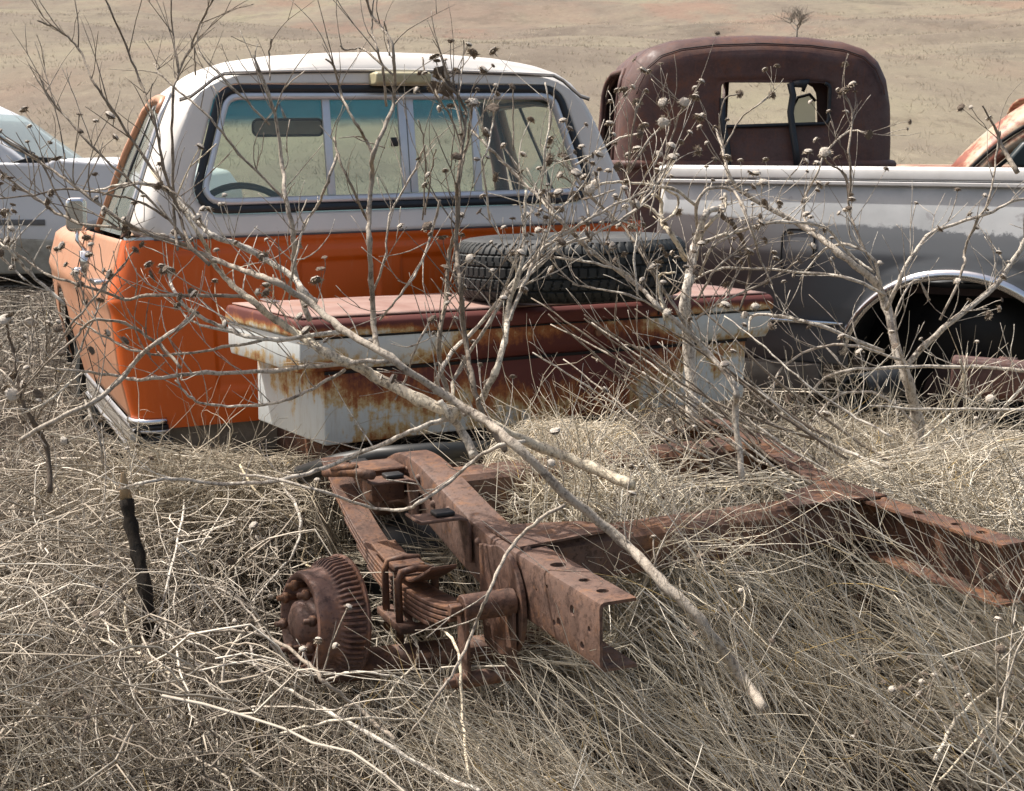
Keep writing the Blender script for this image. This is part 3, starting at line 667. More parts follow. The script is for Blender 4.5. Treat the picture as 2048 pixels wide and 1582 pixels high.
def soil_mat():
    m = Mat('prairie_hillside', .95, 0, .1)
    x, y, z = m.xyz()
    big = m.noise(.022, 6, .6, (1, .6, 1)); mid = m.noise(.11, 7, .65, (1, .45, 1)); fine = m.noise(1.1, 8, .8, (1, .5, 1)); tiny = m.noise(7, 5, .8)
    c = m.ramp(big * .45 + mid * .55, [(.34, (.13, .108, .088)), (.46, (.185, .157, .125)), (.56, (.225, .198, .148)), (.68, (.235, .222, .148))])
    c = m.mix(m.noise(.035, 6, .65, (1, .4, 1), off=(40, 7, 0)).ss(.50, .66) * .65, c, (.21, .155, .122))
    c = m.mix((m.noise(.05, 7, .7, (1, .35, 1), off=(4, 17, 3)).ss(.53, .62)) * (y.ss(110, 160)) * .45, c, (.235, .145, .11))
    c = m.mix(m.noise(.06, 7, .75, (1, .8, 1), off=(70, 3, 3)).ss(.54, .66) * .6, c, (.12, .105, .085))
    c = m.mix(m.noise(.30, 8, .8, (1, .35, 1), off=(7, 31, 3)).ss(.56, .64) * .5, c, (.13, .105, .08))
    c = m.mix(fine.ss(.52, .70) * .65, c, (.10, .082, .06)); c = m.mix(fine.ss(.46, .30) * .5, c, (.33, .295, .215))
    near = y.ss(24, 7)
    c = m.mix(near * .9, c, m.ramp(tiny, [(.3, (.025, .02, .016)), (.7, (.075, .06, .045))]))  # near ground darkened to paint shade into the gaps of the straw
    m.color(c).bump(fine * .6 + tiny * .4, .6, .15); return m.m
SOIL = soil_mat()
xs = np.unique(np.concatenate([np.linspace(-420, -40, 50), np.linspace(-40, 60, 160), np.linspace(60, 420, 50)]))
ysn = np.unique(np.concatenate([np.linspace(-60, 0, 12), np.linspace(0, 20, 40), np.linspace(20, 160, 130), np.linspace(160, 620, 70)]))
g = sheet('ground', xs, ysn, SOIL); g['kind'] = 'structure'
# ================================================================== GREY BEDSIDE (parked behind, to the right)
LM = pose((.679, 6.416, 1.452), -.531, 0, 0)
bed = thing('pickup_bed', 'pickup bed with white top rail, grey primer side and chrome wheel arch', 'pickup bed', LM)
bm_ = Mat('primer_side', .42, 0, .5); x, y, z = bm_.xyz(); n = bm_.noise(3, 6, .6); fn_ = bm_.noise(26, 6, .75)
lim = z + x * .045 + (bm_.noise(9, 4, .6) - .5) * .035 * 1.0
ragged = (z + x * .035 + (fn_ - .5) * (x.ss(.7, 1.5) * .09 + .02)).ss(-.215, -.198)
low = bm_.mix((x + n * .5).ss(.55, 1.15), (.092, .068, .064), (.112, .122, .132))
low = bm_.mix(z.ss(-.45, -.15) * x.ss(.0, 1.2) * .0, low, (.15, .16, .17))
low = bm_.mix(n.ss(.5, .75) * .35, low, (.09, .08, .082)); low = bm_.mix(z.ss(-.50, -.25) * .35, low, (.22, .225, .23))
hi = bm_.mix(n.ss(.35, .65), (.42, .43, .43), (.54, .55, .55)); hi = bm_.mix(bm_.noise(12, 6, .7, off=(3, 3, 3)).ss(.60, .68) * .5, hi, (.24, .22, .23))
c = bm_.mix(ragged, low, hi); c = bm_.mix(fn_.ss(.64, .8) * .25, c, (.5, .5, .5))
bm_.color(c).bump(n, .06, .01); bm_.rough(n * .25 + .3); SIDE = bm_.m
BLN, WCX, WCZ, AR, AZ = 2.45, 1.375, -.83, .455, .385
PR = [(0, -.070), (.018, -.075), (.010, -.10), (-.012, -.18), (-.035, -.28), (-.050, -.36), (-.046, -.44), (-.036, -.52), (-.022, -.60), (-.006, -.645), (.004, -.67), (.0, -.70), (.012, -.80), (.03, -.86)]
def prof_side(t):
    k = t * (len(PR) - 1); i = min(len(PR) - 2, int(k)); q = k - i; return (PR[i][0] * (1 - q) + PR[i + 1][0] * q, PR[i][1] * (1 - q) + PR[i + 1][1] * q)
def side_fn(u, v):
    yy, zz = prof_side(v); xx = u * BLN; d = math.hypot((xx - WCX) / AR, (zz - WCZ) / AZ)
    if d < 1.22 and d > .9: yy -= .014 * (1 - abs(d - 1.05) / .17) if d > 1.0 else .012
    return (xx, yy + .03 * sstep(.03, 0, xx), zz)
mb = MB(); mb.grid(246, 88, side_fn, lambda u, v: ((u * BLN - WCX) / AR) ** 2 + ((prof_side(v)[1] - WCZ) / AZ) ** 2 > 1.0); so = mb.build('bed_side', SIDE, bed); solid(so, .004, 0)
bmw = Mat('white_rail_paint', .35, 0, .5); n = bmw.noise(6, 6, .7); bmw.color(bmw.ramp(n, [(.3, (.62, .60, .57)), (.7, (.76, .75, .73))])); WRAIL = bmw.m
mb = MB()
for p in ([(.13, -.02), (.13, .004), (.02, .008), (-.002, -.002), (-.008, -.018), (-.008, -.046), (.0, -.050), (.02, -.046), (.03, -.02)],):
    mb.prism([(a, b) for a, b in p], 0, 0, BLN)
bevel(auto(mb.build('top_rail', WRAIL, bed)), .004)
mb = MB(); mb.prism([(-.006, -.052), (-.011, -.058), (-.011, -.069), (-.004, -.073), (.02, -.073), (.02, -.052)], 0, 0, BLN); auto(mb.build('rail_bead', WRAIL, bed))
mb = MB(); mb.box((0, -.0095, -.0525), (BLN, -.004, -.0505)); mb.build('rail_shadow_gap', DARK_LINE, bed)
arch = [(WCX + AR * math.cos(a), -.062 + .03 * abs(math.cos(a)) ** 3, WCZ + AZ * math.sin(a)) for a in np.linspace(PI * .98, .05, 48)]
def strip(name, path, w, t, mat, parent):
    v = []; f = []; n = len(path)
    for i, (px_, py_, pz_) in enumerate(path):
        d = Vector((px_ - WCX, 0, (pz_ - WCZ))).normalized()
        for a, b in ((-w * .2, 0), (-w * .1, -t), (w * .5, -t * 1.3), (w, -t * .4), (w * 1.05, .006)):
            v.append((px_ + d.x * a, py_ + b, pz_ + d.z * a))
    for i in range(n - 1):
        for k in range(4): f.append((i * 5 + k, i * 5 + k + 1, (i + 1) * 5 + k + 1, (i + 1) * 5 + k))
    o = mesh_obj(name, v, f, mat, parent); solid(o, .004, 0); return o
strip('arch_trim', arch, .034, .012, CHROME, bed)
mb = MB(); mb.tube([(.02, -.012, -.672), (WCX - AR - .02, -.012, -.672)], .011, 8); mb.build('lower_trim', CHROME, bed)
ZY = lambda z: interp(-z, [(-q[1], q[0]) for q in PR])
fp = [(a, b) for a, b in rrect([(.62, -.445), (.765, -.445), (.765, -.265), (.62, -.265)], .04)]
MB().tube([(a, ZY(b) - .007, b) for a, b in fp], .0045, 5, closed=True).build('fuel_door_gap', DARK_LINE, bed)
mb = MB(); mb.box((.768, -.058, -.355), (.778, -.03, -.335)); mb.build('fuel_door_hinge', DARK_LINE, bed)
# inner structure
mb = MB(); mb.grid(24, 10, lambda u, v: (WCX + .455 * math.cos(PI * u), .02 + .28 * v, WCZ + .40 * math.sin(PI * u))); mb.box((WCX - .46, .30, WCZ - .2), (WCX + .46, .31, WCZ + .41)); solid(mb.build('wheel_well', BLACK, bed), .003)
BROWN = simple('brown_underbody', (.035, .02, .018), .8, 0, .4)
mb = MB(); mb.box((.04, .08, -.53), (BLN - .02, 1.5, -.50)); mb.build('bed_floor', BROWN, bed, False)
mb = MB(); mb.box((.02, .06, -.75), (.05, 1.54, -.08)); bevel(mb.build('front_panel', SIDE, bed), .01)
mb = MB(); mb.box((.02, 1.50, -.80), (BLN, 1.55, -.07)); bevel(mb.build('far_side', SIDE, bed), .02)
mb = MB(); mb.box((-.1, .36, -.72), (BLN + .1, .43, -.60)); bevel(mb.build('bed_frame_rail', BROWN, bed), .01)
mb = MB(); mb.tube([(WCX, .25, -.98), (WCX, 1.3, -.98)], .045, 12); mb.lathe([(.0001, -.05), (.15, -.05), (.155, .05), (.0001, .05)], 28, Matrix.Translation((WCX, .20, -.98)) @ rot_to((0, -1, 0))); mb.build('axle', BROWN, bed)
mb = MB(); mb.box((.02, -.002, -1.0), (.80, .05, -.862)); bevel(mb.build('lower_skirt', simple('dusty_grey', (.10, .09, .08), .85, 0, .3), bed), .01)
pc = Vector(at(1748, 775, 5.0)); pb = thing('drain_pipe', 'short black open pipe lying under the grey pickup bed', 'pipe', Matrix.Translation(pc) @ rot_to((-.62, -.75, .02)))
mb = MB(); mb.lathe([(.058, -.16), (.062, -.16), (.062, .12), (.066, .13), (.066, .15), (.056, .15), (.056, -.10)], 32); auto(mb.build('pipe_wall', simple('black_pipe', (.02, .023, .026), .45), pb))
mb = MB(); mb.lathe([(.0001, -.10), (.055, -.10)], 24); mb.build('pipe_inside', DARK, pb)
# rusty beam low on the right
rb = thing('rusty_bumper', 'rusty red steel bumper lying low under the grey pickup bed', 'bumper', pose(tuple(at(2040, 760, 4.5)), -.45, 0, .02))
mb = MB(); mb.prism([(-.03, -.06), (.0, -.075), (.03, -.06), (.035, .0), (.02, .06), (-.01, .07), (-.03, .05)], 0, -.22, .9); bevel(auto(mb.build('bumper_bar', CAB_RUST, rb)), .01)
mb = MB(); mb.box((-.1, .036, -.03), (-.04, .3, .03)); mb.build('bumper_arm', CAB_RUST, rb)

# ================================================================== OLD RUST CAB
def old_cab(name, label, M, paint, w=.82, ztop=2.215, window=True, strips=True):
    cab = thing(name, label, 'truck cab', M)
    k = w / .82
    O = [(.84 * k, .75), (.84 * k, 1.30), (.835 * k, 1.60), (.822 * k, 1.80), (.79 * k, 1.95), (.735 * k, 2.055), (.65 * k, 2.125), (.52 * k, 2.165), (.3 * k, 2.19), (0, 2.20)]
    O = [(x, z + (ztop - 2.20) * (z - .75) / 1.45) for x, z in O]
    poly = O + [(-x, z) for x, z in O[-2::-1]] + [(-.5, .75), (0, .75), (.5, .75)]
    c = (.06, 1.80); n = 200
    hole = rrect([(-.245, 1.672), (.405, 1.692), (.405, 1.93), (-.245, 1.935)], .035, n=10)
    orr = ring_pts(poly, c, n); hr = ring_pts(hole, c, n); rings = []
    def inn(p, ax, az): x, z = p; return (x * (1 - ax / .82), z - az * max(0, (z - .75) / 1.45) ** 1 if z > .76 else z)
    belt = lambda z: -.014 * math.exp(-((z - 1.455) / .022) ** 2)
    rings.append([(x, .035, z) for x, z in hr]); rings.append([(x, .008, z) for x, z in hr])
    for t in (.03, .10, .14, .3, .5, .7, .85, 1.0):
        r = []
        for (ox, oz), (hx, hz) in zip(orr, hr):
            ex, ez = inn((ox, oz), .11, .12); x = hx + (ex - hx) * t; z = hz + (ez - hz) * t
            r.append((x, (.006 if t < .12 else 0) - .010 * t * t + .03 * (x / .8) ** 2 + (.02 if z > 1.5 else 0) * (z - 1.5), z))
        rings.append(r)
    for ax, az, y in [(.075, .08, .022), (.045, .05, .048), (.02, .025, .085), (.006, .008, .13), (0, 0, .19)]:
        rings.append([(inn(p, ax, az)[0], y + .012, inn(p, ax, az)[1]) for p in orr])
    v = [p for r in rings for p in r]; f = []
    for i in range(len(rings) - 1):
        for q in range(n):
            l = (q + 1) % n
            if i >= 9 and orr[q][1] < .76 and orr[l][1] < .76: continue
            f.append((i * n + q, i * n + l, (i + 1) * n + l, (i + 1) * n + q))
    o = mesh_obj('back_wall', v, f, paint, cab); solid(o, .006, 1)
    # sides and roof with door openings
    top = [p for p in O]; full = top + [(-x, z) for x, z in top[-2::-1]]
    fine = []
    for i in range(len(full) - 1):
        for q in range(4): fine.append((full[i][0] + (full[i + 1][0] - full[i][0]) * q / 4, full[i][1] + (full[i + 1][1] - full[i][1]) * q / 4))
    fine.append(full[-1]); ys = np.linspace(.198, 1.16, 60); m = len(fine); v = []; f = []
    for y in ys:
        s = sstep(.8, 1.18, y)
        v += [(x * (1 - .05 * s * s), y + .0, z - .10 * s * s * max(0, (z - 1.9) / .3)) for x, z in fine]
    def in_open(y, z):
        if not (.30 < y < 1.02 and 1.48 < z < 2.02): return False
        rr = .13
        if z > 2.02 - rr:
            if y < .30 + rr: return math.hypot(y - .30 - rr, z - 2.02 + rr) < rr
            if y > 1.02 - rr: return math.hypot(y - 1.02 + rr, z - 2.02 + rr) < rr
        return True
    for i in range(len(ys) - 1):
        for q in range(m - 1):
            y = (ys[i] + ys[i + 1]) / 2; z = (fine[q][1] + fine[q + 1][1]) / 2; x = (fine[q][0] + fine[q + 1][0]) / 2
            if abs(x) > .6 * k and in_open(y, z): continue
            f.append((i * m + q, (i + 1) * m + q, (i + 1) * m + q + 1, i * m + q + 1))
    o = mesh_obj('cab_shell', v, f, paint, cab); solid(o, .012, -1)
    xz = lambda z: interp(z, [(b, a) for a, b in O[:-1]])
    for sx in (-1, 1):
        loop = [(.30, 1.48), (.30, 1.89)] + [(.43 - .13 * math.cos(a), 1.89 + .13 * math.sin(a)) for a in np.linspace(0, PI / 2, 8)[1:]] + [(.89 + .13 * math.sin(a), 1.89 + .13 * math.cos(a)) for a in np.linspace(0, PI / 2, 8)] + [(1.02, 1.48)]
        MB().tube([(sx * (xz(z) + .004), y, z) for y, z in loop], .016, 8, closed=True).build('door_opening_frame', paint, cab)
    MB().tube([(inn(p, .060, .058)[0], .030, inn(p, .060, .058)[1]) for p in ring_pts(poly, c, 400) if inn(p, .06, .058)[1] > 1.86], .004, 5).build('roof_seam', DARK_LINE, cab)
    MB().tube([(inn(p, .060, .066)[0], .026, inn(p, .060, .066)[1]) for p in ring_pts(poly, c, 400) if inn(p, .06, .066)[1] > 1.86], .005, 5).build('rain_rail', paint, cab)
    bp = []
    for t in np.linspace(-1, 1, 41):
        a = abs(t); x = .855 * k * t if a < .93 else math.copysign(.795 * k + .06 * math.sin((a - .93) / .07 * PI / 2), t); bp.append((x, -.002 + .03 * t * t + (.16 * ((a - .93) / .07) if a > .93 else 0), 1.455 - .0 * a))
    MB().tube(bp, .028, 8).build('belt_bulge', paint, cab)
    # windshield frame with centre post
    wf = [(-.68, 1.50), (.68, 1.50), (.64, 1.98), (-.64, 1.98)]
    rp = ring_pts(rrect(wf, .1), (0, 1.75), 100); op = ring_pts([(a * .955, min(b, 2.10)) for a, b in poly], (0, 1.75), 100)
    v = [(x * k, 1.155 - .05 * (z - 1.5), z) for x, z in rp] + [(x * k, 1.158, z) for x, z in op]
    mesh_obj('windshield_surround', v, [(q, (q + 1) % 100, 100 + (q + 1) % 100, 100 + q) for q in range(100)], paint, cab)
    MB().tube([(.02, 1.15, 1.49), (.03, 1.13, 1.99)], .022, 6).build('centre_post', paint, cab)
    gpane = [(.46, 1.505), (.66, 1.52), (.64, 1.86), (.60, 1.90), (.52, 1.88), (.47, 1.78)]
    go = mesh_obj('broken_windshield_pane', [(a, 1.14, b) for a, b in gpane], [tuple(range(6))], glass_mat('hazy_glass', (.7, .76, .72), milky=.55), cab, False)
    for dz in (1.52, ): MB().tube([(.47, 1.135, 1.79), (.52, 1.13, 1.885), (.60, 1.13, 1.905), (.64, 1.13, 1.86)], .012, 5).build('glass_edge', DARK_LINE, cab)
    if strips:
        for pts, r in [([(-.238, .0, 1.84), (-.236, -.012, 1.70), (-.215, -.03, 1.60), (-.20, -.03, 1.50), (-.205, -.045, 1.40)], .020), ([(.165, .01, 1.93), (.185, .012, 1.86), (.17, .0, 1.76), (.18, -.022, 1.66), (.20, -.03, 1.55), (.215, -.045, 1.42)], .023)]:
            o = MB().tube(pts, r, 6).build('hanging_rubber', RUBBER, cab)
        MB().tube([(.18, .012, 1.925), (.26, .014, 1.928), (.245, .02, 1.88)], [.02, .035, .01], 6).build('torn_rubber', RUBBER, cab)
        hp = [(x, -.000, z) for x, z in shrink(hole, .06, 1.8, .004)]
        MB().tube([p for p in hp if p[2] < 1.72 or p[0] > .36], .011, 6, cap=True).build('window_rubber_remains', RUBBER, cab)
    mb = MB(); mb.box((-.7 * k, .2, 1.0), (.7 * k, .33, 1.50)); mb.box((-.8 * k, .2, .78), (.8 * k, 1.15, .82)); mb.box((-.72, 1.02, 1.30), (.72, 1.10, 1.46)); mb.build('seat_and_dash', DARK, cab, False)
    mb = MB(); mb.grid(20, 8, lambda u, v: ((2 * u - 1) * (.62 - .3 * v), 1.165 + v * 1.1, 1.44 - .10 * v - .10 * (2 * u - 1) ** 2)); solid(mb.build('bonnet', paint, cab), .01)
    return cab
old_cab('old_truck_cab', 'rounded brown rust truck cab with torn rubber hanging from its rear window', pose((1.475, 8.25, -.02), .065, 0, 0), CAB_RUST)
# ---- patchy rust roof at the right edge
pm = Mat('patchy_paint', .5, 0, .4); n = pm.noise(4, 7, .65); n2 = pm.noise(22, 6, .7)
c = pm.ramp(n * .7 + n2 * .3, [(.40, (.36, .34, .27)), (.47, (.42, .30, .2)), (.54, (.27, .085, .05)), (.66, (.16, .05, .035))]); pm.color(c)
oc = thing('old_car', 'old car with patchy orange rust over pale paint at the right edge', 'car', pose((3.14, 9.6, 0), -.13, 0, 0))
def ocar_top(u, v):
    s = v; yy = 1.5 * s; L = 2.4 * u
    z = 1.42 + .50 * math.sin(min(1, (L + .03) / .80) * PI / 2) ** .80 - .06 * max(0, L - 1.3) ** 2
    z -= .10 * (2 * s - 1) ** 4; return (L, yy, z)
mb = MB(); mb.grid(60, 16, ocar_top, lambda u, v: u > .24); solid(mb.build('car_roof', pm.m, oc), .02, 0)
edge = [(2.4 * u, -.01, ocar_top(u, 0)[2] - .0) for u in np.linspace(0, 1, 40)]
MB().tube([(x - .01, y, z - .03) for x, y, z in edge], .014, 6).build('drip_rail', DARK_LINE, oc)
def redge(u, v):
    x, y, z = 2.4 * u, -.01, ocar_top(u, 0)[2]; g = .25 + .75 * min(1, u / .25)
    return (x - .03 * (1 - g) - .05 * v * (1 - min(1, u / .2)), y + .22 * v ** 1.6, z - .03 + .17 * g * math.sin(v * PI / 2))
solid(MB().grid(60, 12, redge).build('roof_side', pm.m, oc), .012)
MB().tube([(x + .035, y + .02, z - .075) for x, y, z in edge], .048, 8).build('door_frame', pm.m, oc)
MB().tube([(x + .075, y + .03, z - .125) for x, y, z in edge], .014, 6).build('window_seal', RUBBER, oc)
mb = MB(); mb.box((-.35, .0, .45), (2.4, 1.5, 1.40)); bevel(mb.build('car_body', pm.m, oc), .1, 4)
mb = MB(); mb.box((-1.2, .1, .5), (-.351, 1.4, 1.26)); bevel(mb.build('car_bonnet', pm.m, oc), .14, 4)
for x in (-.7, 1.8): wheel_M = None
mb = MB(); mb.prism(rrect([(.20, 1.40), (.62, 1.40), (.64, 1.58), (.34, 1.575)], .05), 1, -.16, -.06); bevel(auto(mb.build('side_mirror', simple('dark_teal_plastic', (.02, .035, .04), .4), oc)), .02)
# ================================================================== WHITE SUV AT THE LEFT
SM = pose((-3.0, 12.0, 0), .02, 0, 0)
suv = thing('white_suv', 'dusty white sport utility vehicle with a whip aerial, behind the orange cab', 'car', SM)
wp = Mat('white_car_paint', .3, 0, .5); x, y, z = wp.xyz(); n = wp.noise(2, 6, .6); f_ = wp.noise(9, 6, .7)
dirt = ((z * -2.4) + 2.55 + n * .5).ss(.35, 1.3)
wp.color(wp.mix(dirt * .6, (.76, .77, .79), (.42, .38, .32))); wp.rough(dirt * .4 + .3); SUVP = wp.m
cl = Mat('tan_cladding', .8, 0, .3); n = cl.noise(5, 7, .7); cl.color(cl.ramp(n, [(.35, (.26, .24, .195)), (.65, (.46, .43, .36))])); CLAD = cl.m
hull = [(-4.6, .62), (.30, .62), (.36, .80), (.34, 1.12), (.22, 1.30), (-.1, 1.375), (-.95, 1.435), (-1.0, 1.40), (-4.62, 1.40), (-4.68, 1.0)]
mb = MB(); mb.prism([(x, z) for x, z in hull], 1, -.02, 1.84); bevel(auto(mb.build('body', SUVP, suv), 20), .07, 4, 20)
mb = MB(); mb.prism([(-4.55, .44), (.32, .44), (.36, .70), (-4.6, .86)], 1, -.035, -.021 + .06); bevel(mb.build('side_cladding', CLAD, suv), .02)
mb = MB(); mb.prism([(-4.5, .865), (-1.05, .865), (-1.05, .915), (-4.5, .915)], 1, -.032, -.015); bevel(mb.build('rub_strip', simple('grey_strip', (.16, .155, .15), .7), suv), .006)
gh = [(-4.85, 1.38), (-1.18, 1.38), (-1.74, 1.82), (-2.05, 1.97), (-4.65, 1.98)]
def ghs(d): return [(x + (.0 if x > -4 else 0), z) for x, z in gh]
v = [(x, .05 + .10 * max(0, z - 1.4), z) for x, z in gh] + [(x, 1.77 - .10 * max(0, z - 1.4), z) for x, z in gh]; n = 5
o = mesh_obj('greenhouse', v, [tuple(range(n)), tuple(range(n, 2 * n))[::-1]] + [(i, n + i, n + (i + 1) % n, (i + 1) % n) for i in range(n)], SUVP, suv); bevel(auto(o, 20), .05, 4, 20)
wd = [(-2.65, 1.43), (-1.58, 1.43), (-1.92, 1.74), (-2.15, 1.86), (-2.65, 1.87)]
mesh_obj('side_window', [(x, .047 + .10 * (z - 1.4) - .006, z) for x, z in wd], [tuple(range(5))], simple('dark_glass', (.015, .02, .025), .08), suv, False)
wd2 = [(-4.2, 1.43), (-2.75, 1.43), (-2.75, 1.87), (-4.15, 1.88)]
mesh_obj('rear_side_window', [(x, .047 + .10 * (z - 1.4) - .006, z) for x, z in wd2], [tuple(range(4))], simple('dark_glass_two', (.015, .02, .025), .08), suv, False)
mesh_obj('windshield', [(-1.16, .15, 1.41), (-1.16, 1.67, 1.41), (-1.71, 1.62, 1.83), (-1.71, .20, 1.83)], [(0, 1, 2, 3)], glass_mat('tinted_pane', (.5, .62, .62), milky=.25), suv, False)
mb = MB(); mb.prism([(-1.36, 1.395), (-.98, 1.395), (-.96, 1.44), (-1.12, 1.455)], 1, .0, .10); bevel(mb.build('cowl_trim', BLACK, suv), .008)
mb = MB(); mb.tube([(-1.12, .02, 1.465), (-1.20, .02, 1.50), (-1.36, .03, 1.60)], .02, 6); mb.build('mirror_arm', BLACK, suv)
mb = MB(); mb.prism(rrect([(-1.62, 1.32), (-1.42, 1.32), (-1.40, 1.50), (-1.60, 1.52)], .05), 1, -.24, -.08); bevel(auto(mb.build('wing_mirror', BLACK, suv)), .02)
MB().tube([(-.87, .06, 1.42), (-.90, .06, 1.70), (-.97, .06, 2.05), (-1.07, .06, 2.42)], [.008, .004, .003, .002], 6).build('whip_aerial', BLACK, suv)
MB().tube([(-.87, .06, 1.41), (-.87, .06, 1.435)], .015, 10).build('aerial_base', BLACK, suv)
for wx in (-.52, -3.65):
    Mx = Matrix.Translation((wx, .10, .42)) @ rot_to((0, -1, 0))
    MB().lathe([(.0001, .136), (.43, .136), (.435, .10), (.435, -.05)], 40, Mx).build('wheel_opening', DARK, suv)
    o = MB().lathe([(.20, .145), (.33, .15), (.36, .12), (.365, .0), (.36, -.1)], 40, Mx).build('tyre', TYRE, suv)
    MB().lathe([(.0001, .13), (.08, .14), (.19, .125), (.205, .145)], 32, Mx).build('rim', DULLCHROME, suv)
    MB().tube([(wx + .45 * math.cos(a), -.022, .44 + .45 * math.sin(a)) for a in np.linspace(0, PI, 24)], .035, 8).build('wheel_flare', simple('grey_flare', (.33, .33, .33), .5), suv)
# ================================================================== SMALL BARE TREE ON THE HILL
def bare_tree(x, y, h):
    t = thing('bare_tree', 'small leafless tree alone on the far dry hillside', 'tree', Matrix.Translation((x, y, float(ground_h(x, y)) - .1)))
    rg = random.Random(5); bark = simple('grey_bark', (.21, .185, .16), .9)
    mb = MB(); mt_ = MB()
    def grow(p, d, L, r, lev):
        q = [p]; dd = Vector(d)
        for i in range(4):
            dd = (dd + Vector((rg.uniform(-.2, .2), rg.uniform(-.2, .2), rg.uniform(-.02, .14)))).normalized(); q.append(q[-1] + dd * L / 4)
        (mb if lev < 2 else mt_).tube(q, [max(.008, r * (1 - .13 * i)) for i in range(5)], 5 if lev < 2 else 3, False)
        if lev < 4:
            for k in range(5 if lev < 2 else 3):
                i = rg.randint(1, 4); a = rg.uniform(0, 2 * PI); s = rg.uniform(.4, .9)
                nd = (dd + Vector((math.cos(a), math.sin(a), .0)) * s * 1.7).normalized(); grow(q[i], nd, L * rg.uniform(.60, .85), r * .55, lev + 1)
    grow(Vector((0, 0, 0)), (0.05, 0, 1), h * .27, h * .022, 0)
    mb.build('trunk', bark, t); mt_.build('crown', bark, t)
TY = 118.0; TX = (1588 - 1024) / F_PX * TY * 1.0
bare_tree(TX - .6, TY, 5.6)
# ================================================================== DRY VEGETATION
def rnd(*s): return RNG.random(s)
# heights of the growth: how far up it may reach in front of, between and behind the wrecks
YL = [(2.95, [(-200, 1040), (300, 1090), (480, 1240), (560, 1370), (900, 1350), (1250, 1350), (1330, 1120), (1500, 985), (1700, 960), (2048, 975)]),
      (3.75, [(-200, 880), (250, 900), (600, 1000), (660, 1160), (900, 1160), (980, 930), (1060, 865), (1270, 875), (1340, 985), (1660, 985), (1740, 950), (2048, 915)]),
      (5.4, [(-200, 640), (60, 700), (250, 925), (640, 940), (960, 920), (1040, 885), (1300, 880), (1500, 880), (1700, 870), (2048, 880)]),
      (99., [(-200, 590), (100, 600), (250, 900), (640, 940), (1300, 900), (1500, 790), (2048, 800)])]
TANP = math.tan(PITCH)
def zcap(x, y):
    px = 1024 + F_PX * x / (y * math.cos(PITCH)) ; out = np.zeros_like(x); prev = 0
    for d1, tab in YL:
        k = (y >= prev) & (y < d1); yl = np.interp(px, [t[0] for t in tab], [t[1] for t in tab]); prev = d1
        a = PITCH + np.arctan((yl - 791) / F_PX); out = np.where(k, CAM_H - y * np.tan(a), out)
    return out
class Batch:
    def __init__(s): s.P = []; s.R = []; s.T = []
    def add(s, P, R, T):               # P (N,K,3)  R (N,K)  T (N,)
        cap = zcap(P[..., 0].ravel(), np.maximum(P[..., 1].ravel(), 1.5)).reshape(P.shape[:2]) + .015
        ex = P[..., 2] - np.maximum(cap, ground_h(P[..., 0], P[..., 1]) + .03); P = P.copy(); P[..., 2] -= np.maximum(ex, 0) * (.80 * (rnd(len(P))[:, None] > np.where(P[:, 0, 0] > .1, .30, .14)[:, None]))
        s.P.append(P); s.R.append(R); s.T.append(T)
    def build(s, name, mat, sides=3):
        V = []; F = []; TT = []; off = 0
        for P, R, T in zip(s.P, s.R, s.T):
            N, K, _ = P.shape
            t = np.zeros_like(P); t[:, 1:-1] = P[:, 2:] - P[:, :-2]; t[:, 0] = P[:, 1] - P[:, 0]; t[:, -1] = P[:, -1] - P[:, -2]
            t /= np.linalg.norm(t, axis=2, keepdims=True) + 1e-9
            ref = np.where(np.abs(t[:, :, 2:3]) < .8, np.array([0, 0, 1.]), np.array([1., 0, 0]))
            a = np.cross(t, ref); a /= np.linalg.norm(a, axis=2, keepdims=True) + 1e-9; b = np.cross(t, a)
            ang = 2 * PI * np.arange(sides) / sides
            ring = P[:, :, None] + R[:, :, None, None] * (a[:, :, None] * np.cos(ang)[None, None, :, None] + b[:, :, None] * np.sin(ang)[None, None, :, None])
            V.append(ring.reshape(-1, 3)); TT.append(np.repeat(T, K * sides))
            n = np.arange(N)[:, None, None] * K * sides; k = np.arange(K - 1)[None, :, None] * sides; q = np.arange(sides)[None, None, :]; q2 = (q + 1) % sides
            f = np.stack(np.broadcast_arrays(n + k + q, n + k + q2, n + k + sides + q2, n + k + sides + q), -1).reshape(-1, 4) + off
            F.append(f); off += N * K * sides
        V = np.concatenate(V); F = np.concatenate(F); TT = np.concatenate(TT)
        me = bpy.data.meshes.new(name); me.vertices.add(len(V)); me.vertices.foreach_set('co', V.astype(np.float32).ravel())
        me.loops.add(len(F) * 4); me.loops.foreach_set('vertex_index', F.astype(np.int32).ravel())
        me.polygons.add(len(F)); me.polygons.foreach_set('loop_start', np.arange(0, len(F) * 4, 4, dtype=np.int32)); me.polygons.foreach_set('loop_total', np.full(len(F), 4, np.int32))
        me.polygons.foreach_set('use_smooth', np.ones(len(F), bool))
        at_ = me.attributes.new('tint', 'FLOAT', 'POINT'); at_.data.foreach_set('value', TT.astype(np.float32))
        me.update(); me.materials.append(mat); o = bpy.data.objects.new(name, me); COL.objects.link(o); return o
def rnd(*s): return RNG.random(s)
def nrm(v): return v / (np.linalg.norm(v, axis=-1, keepdims=True) + 1e-9)
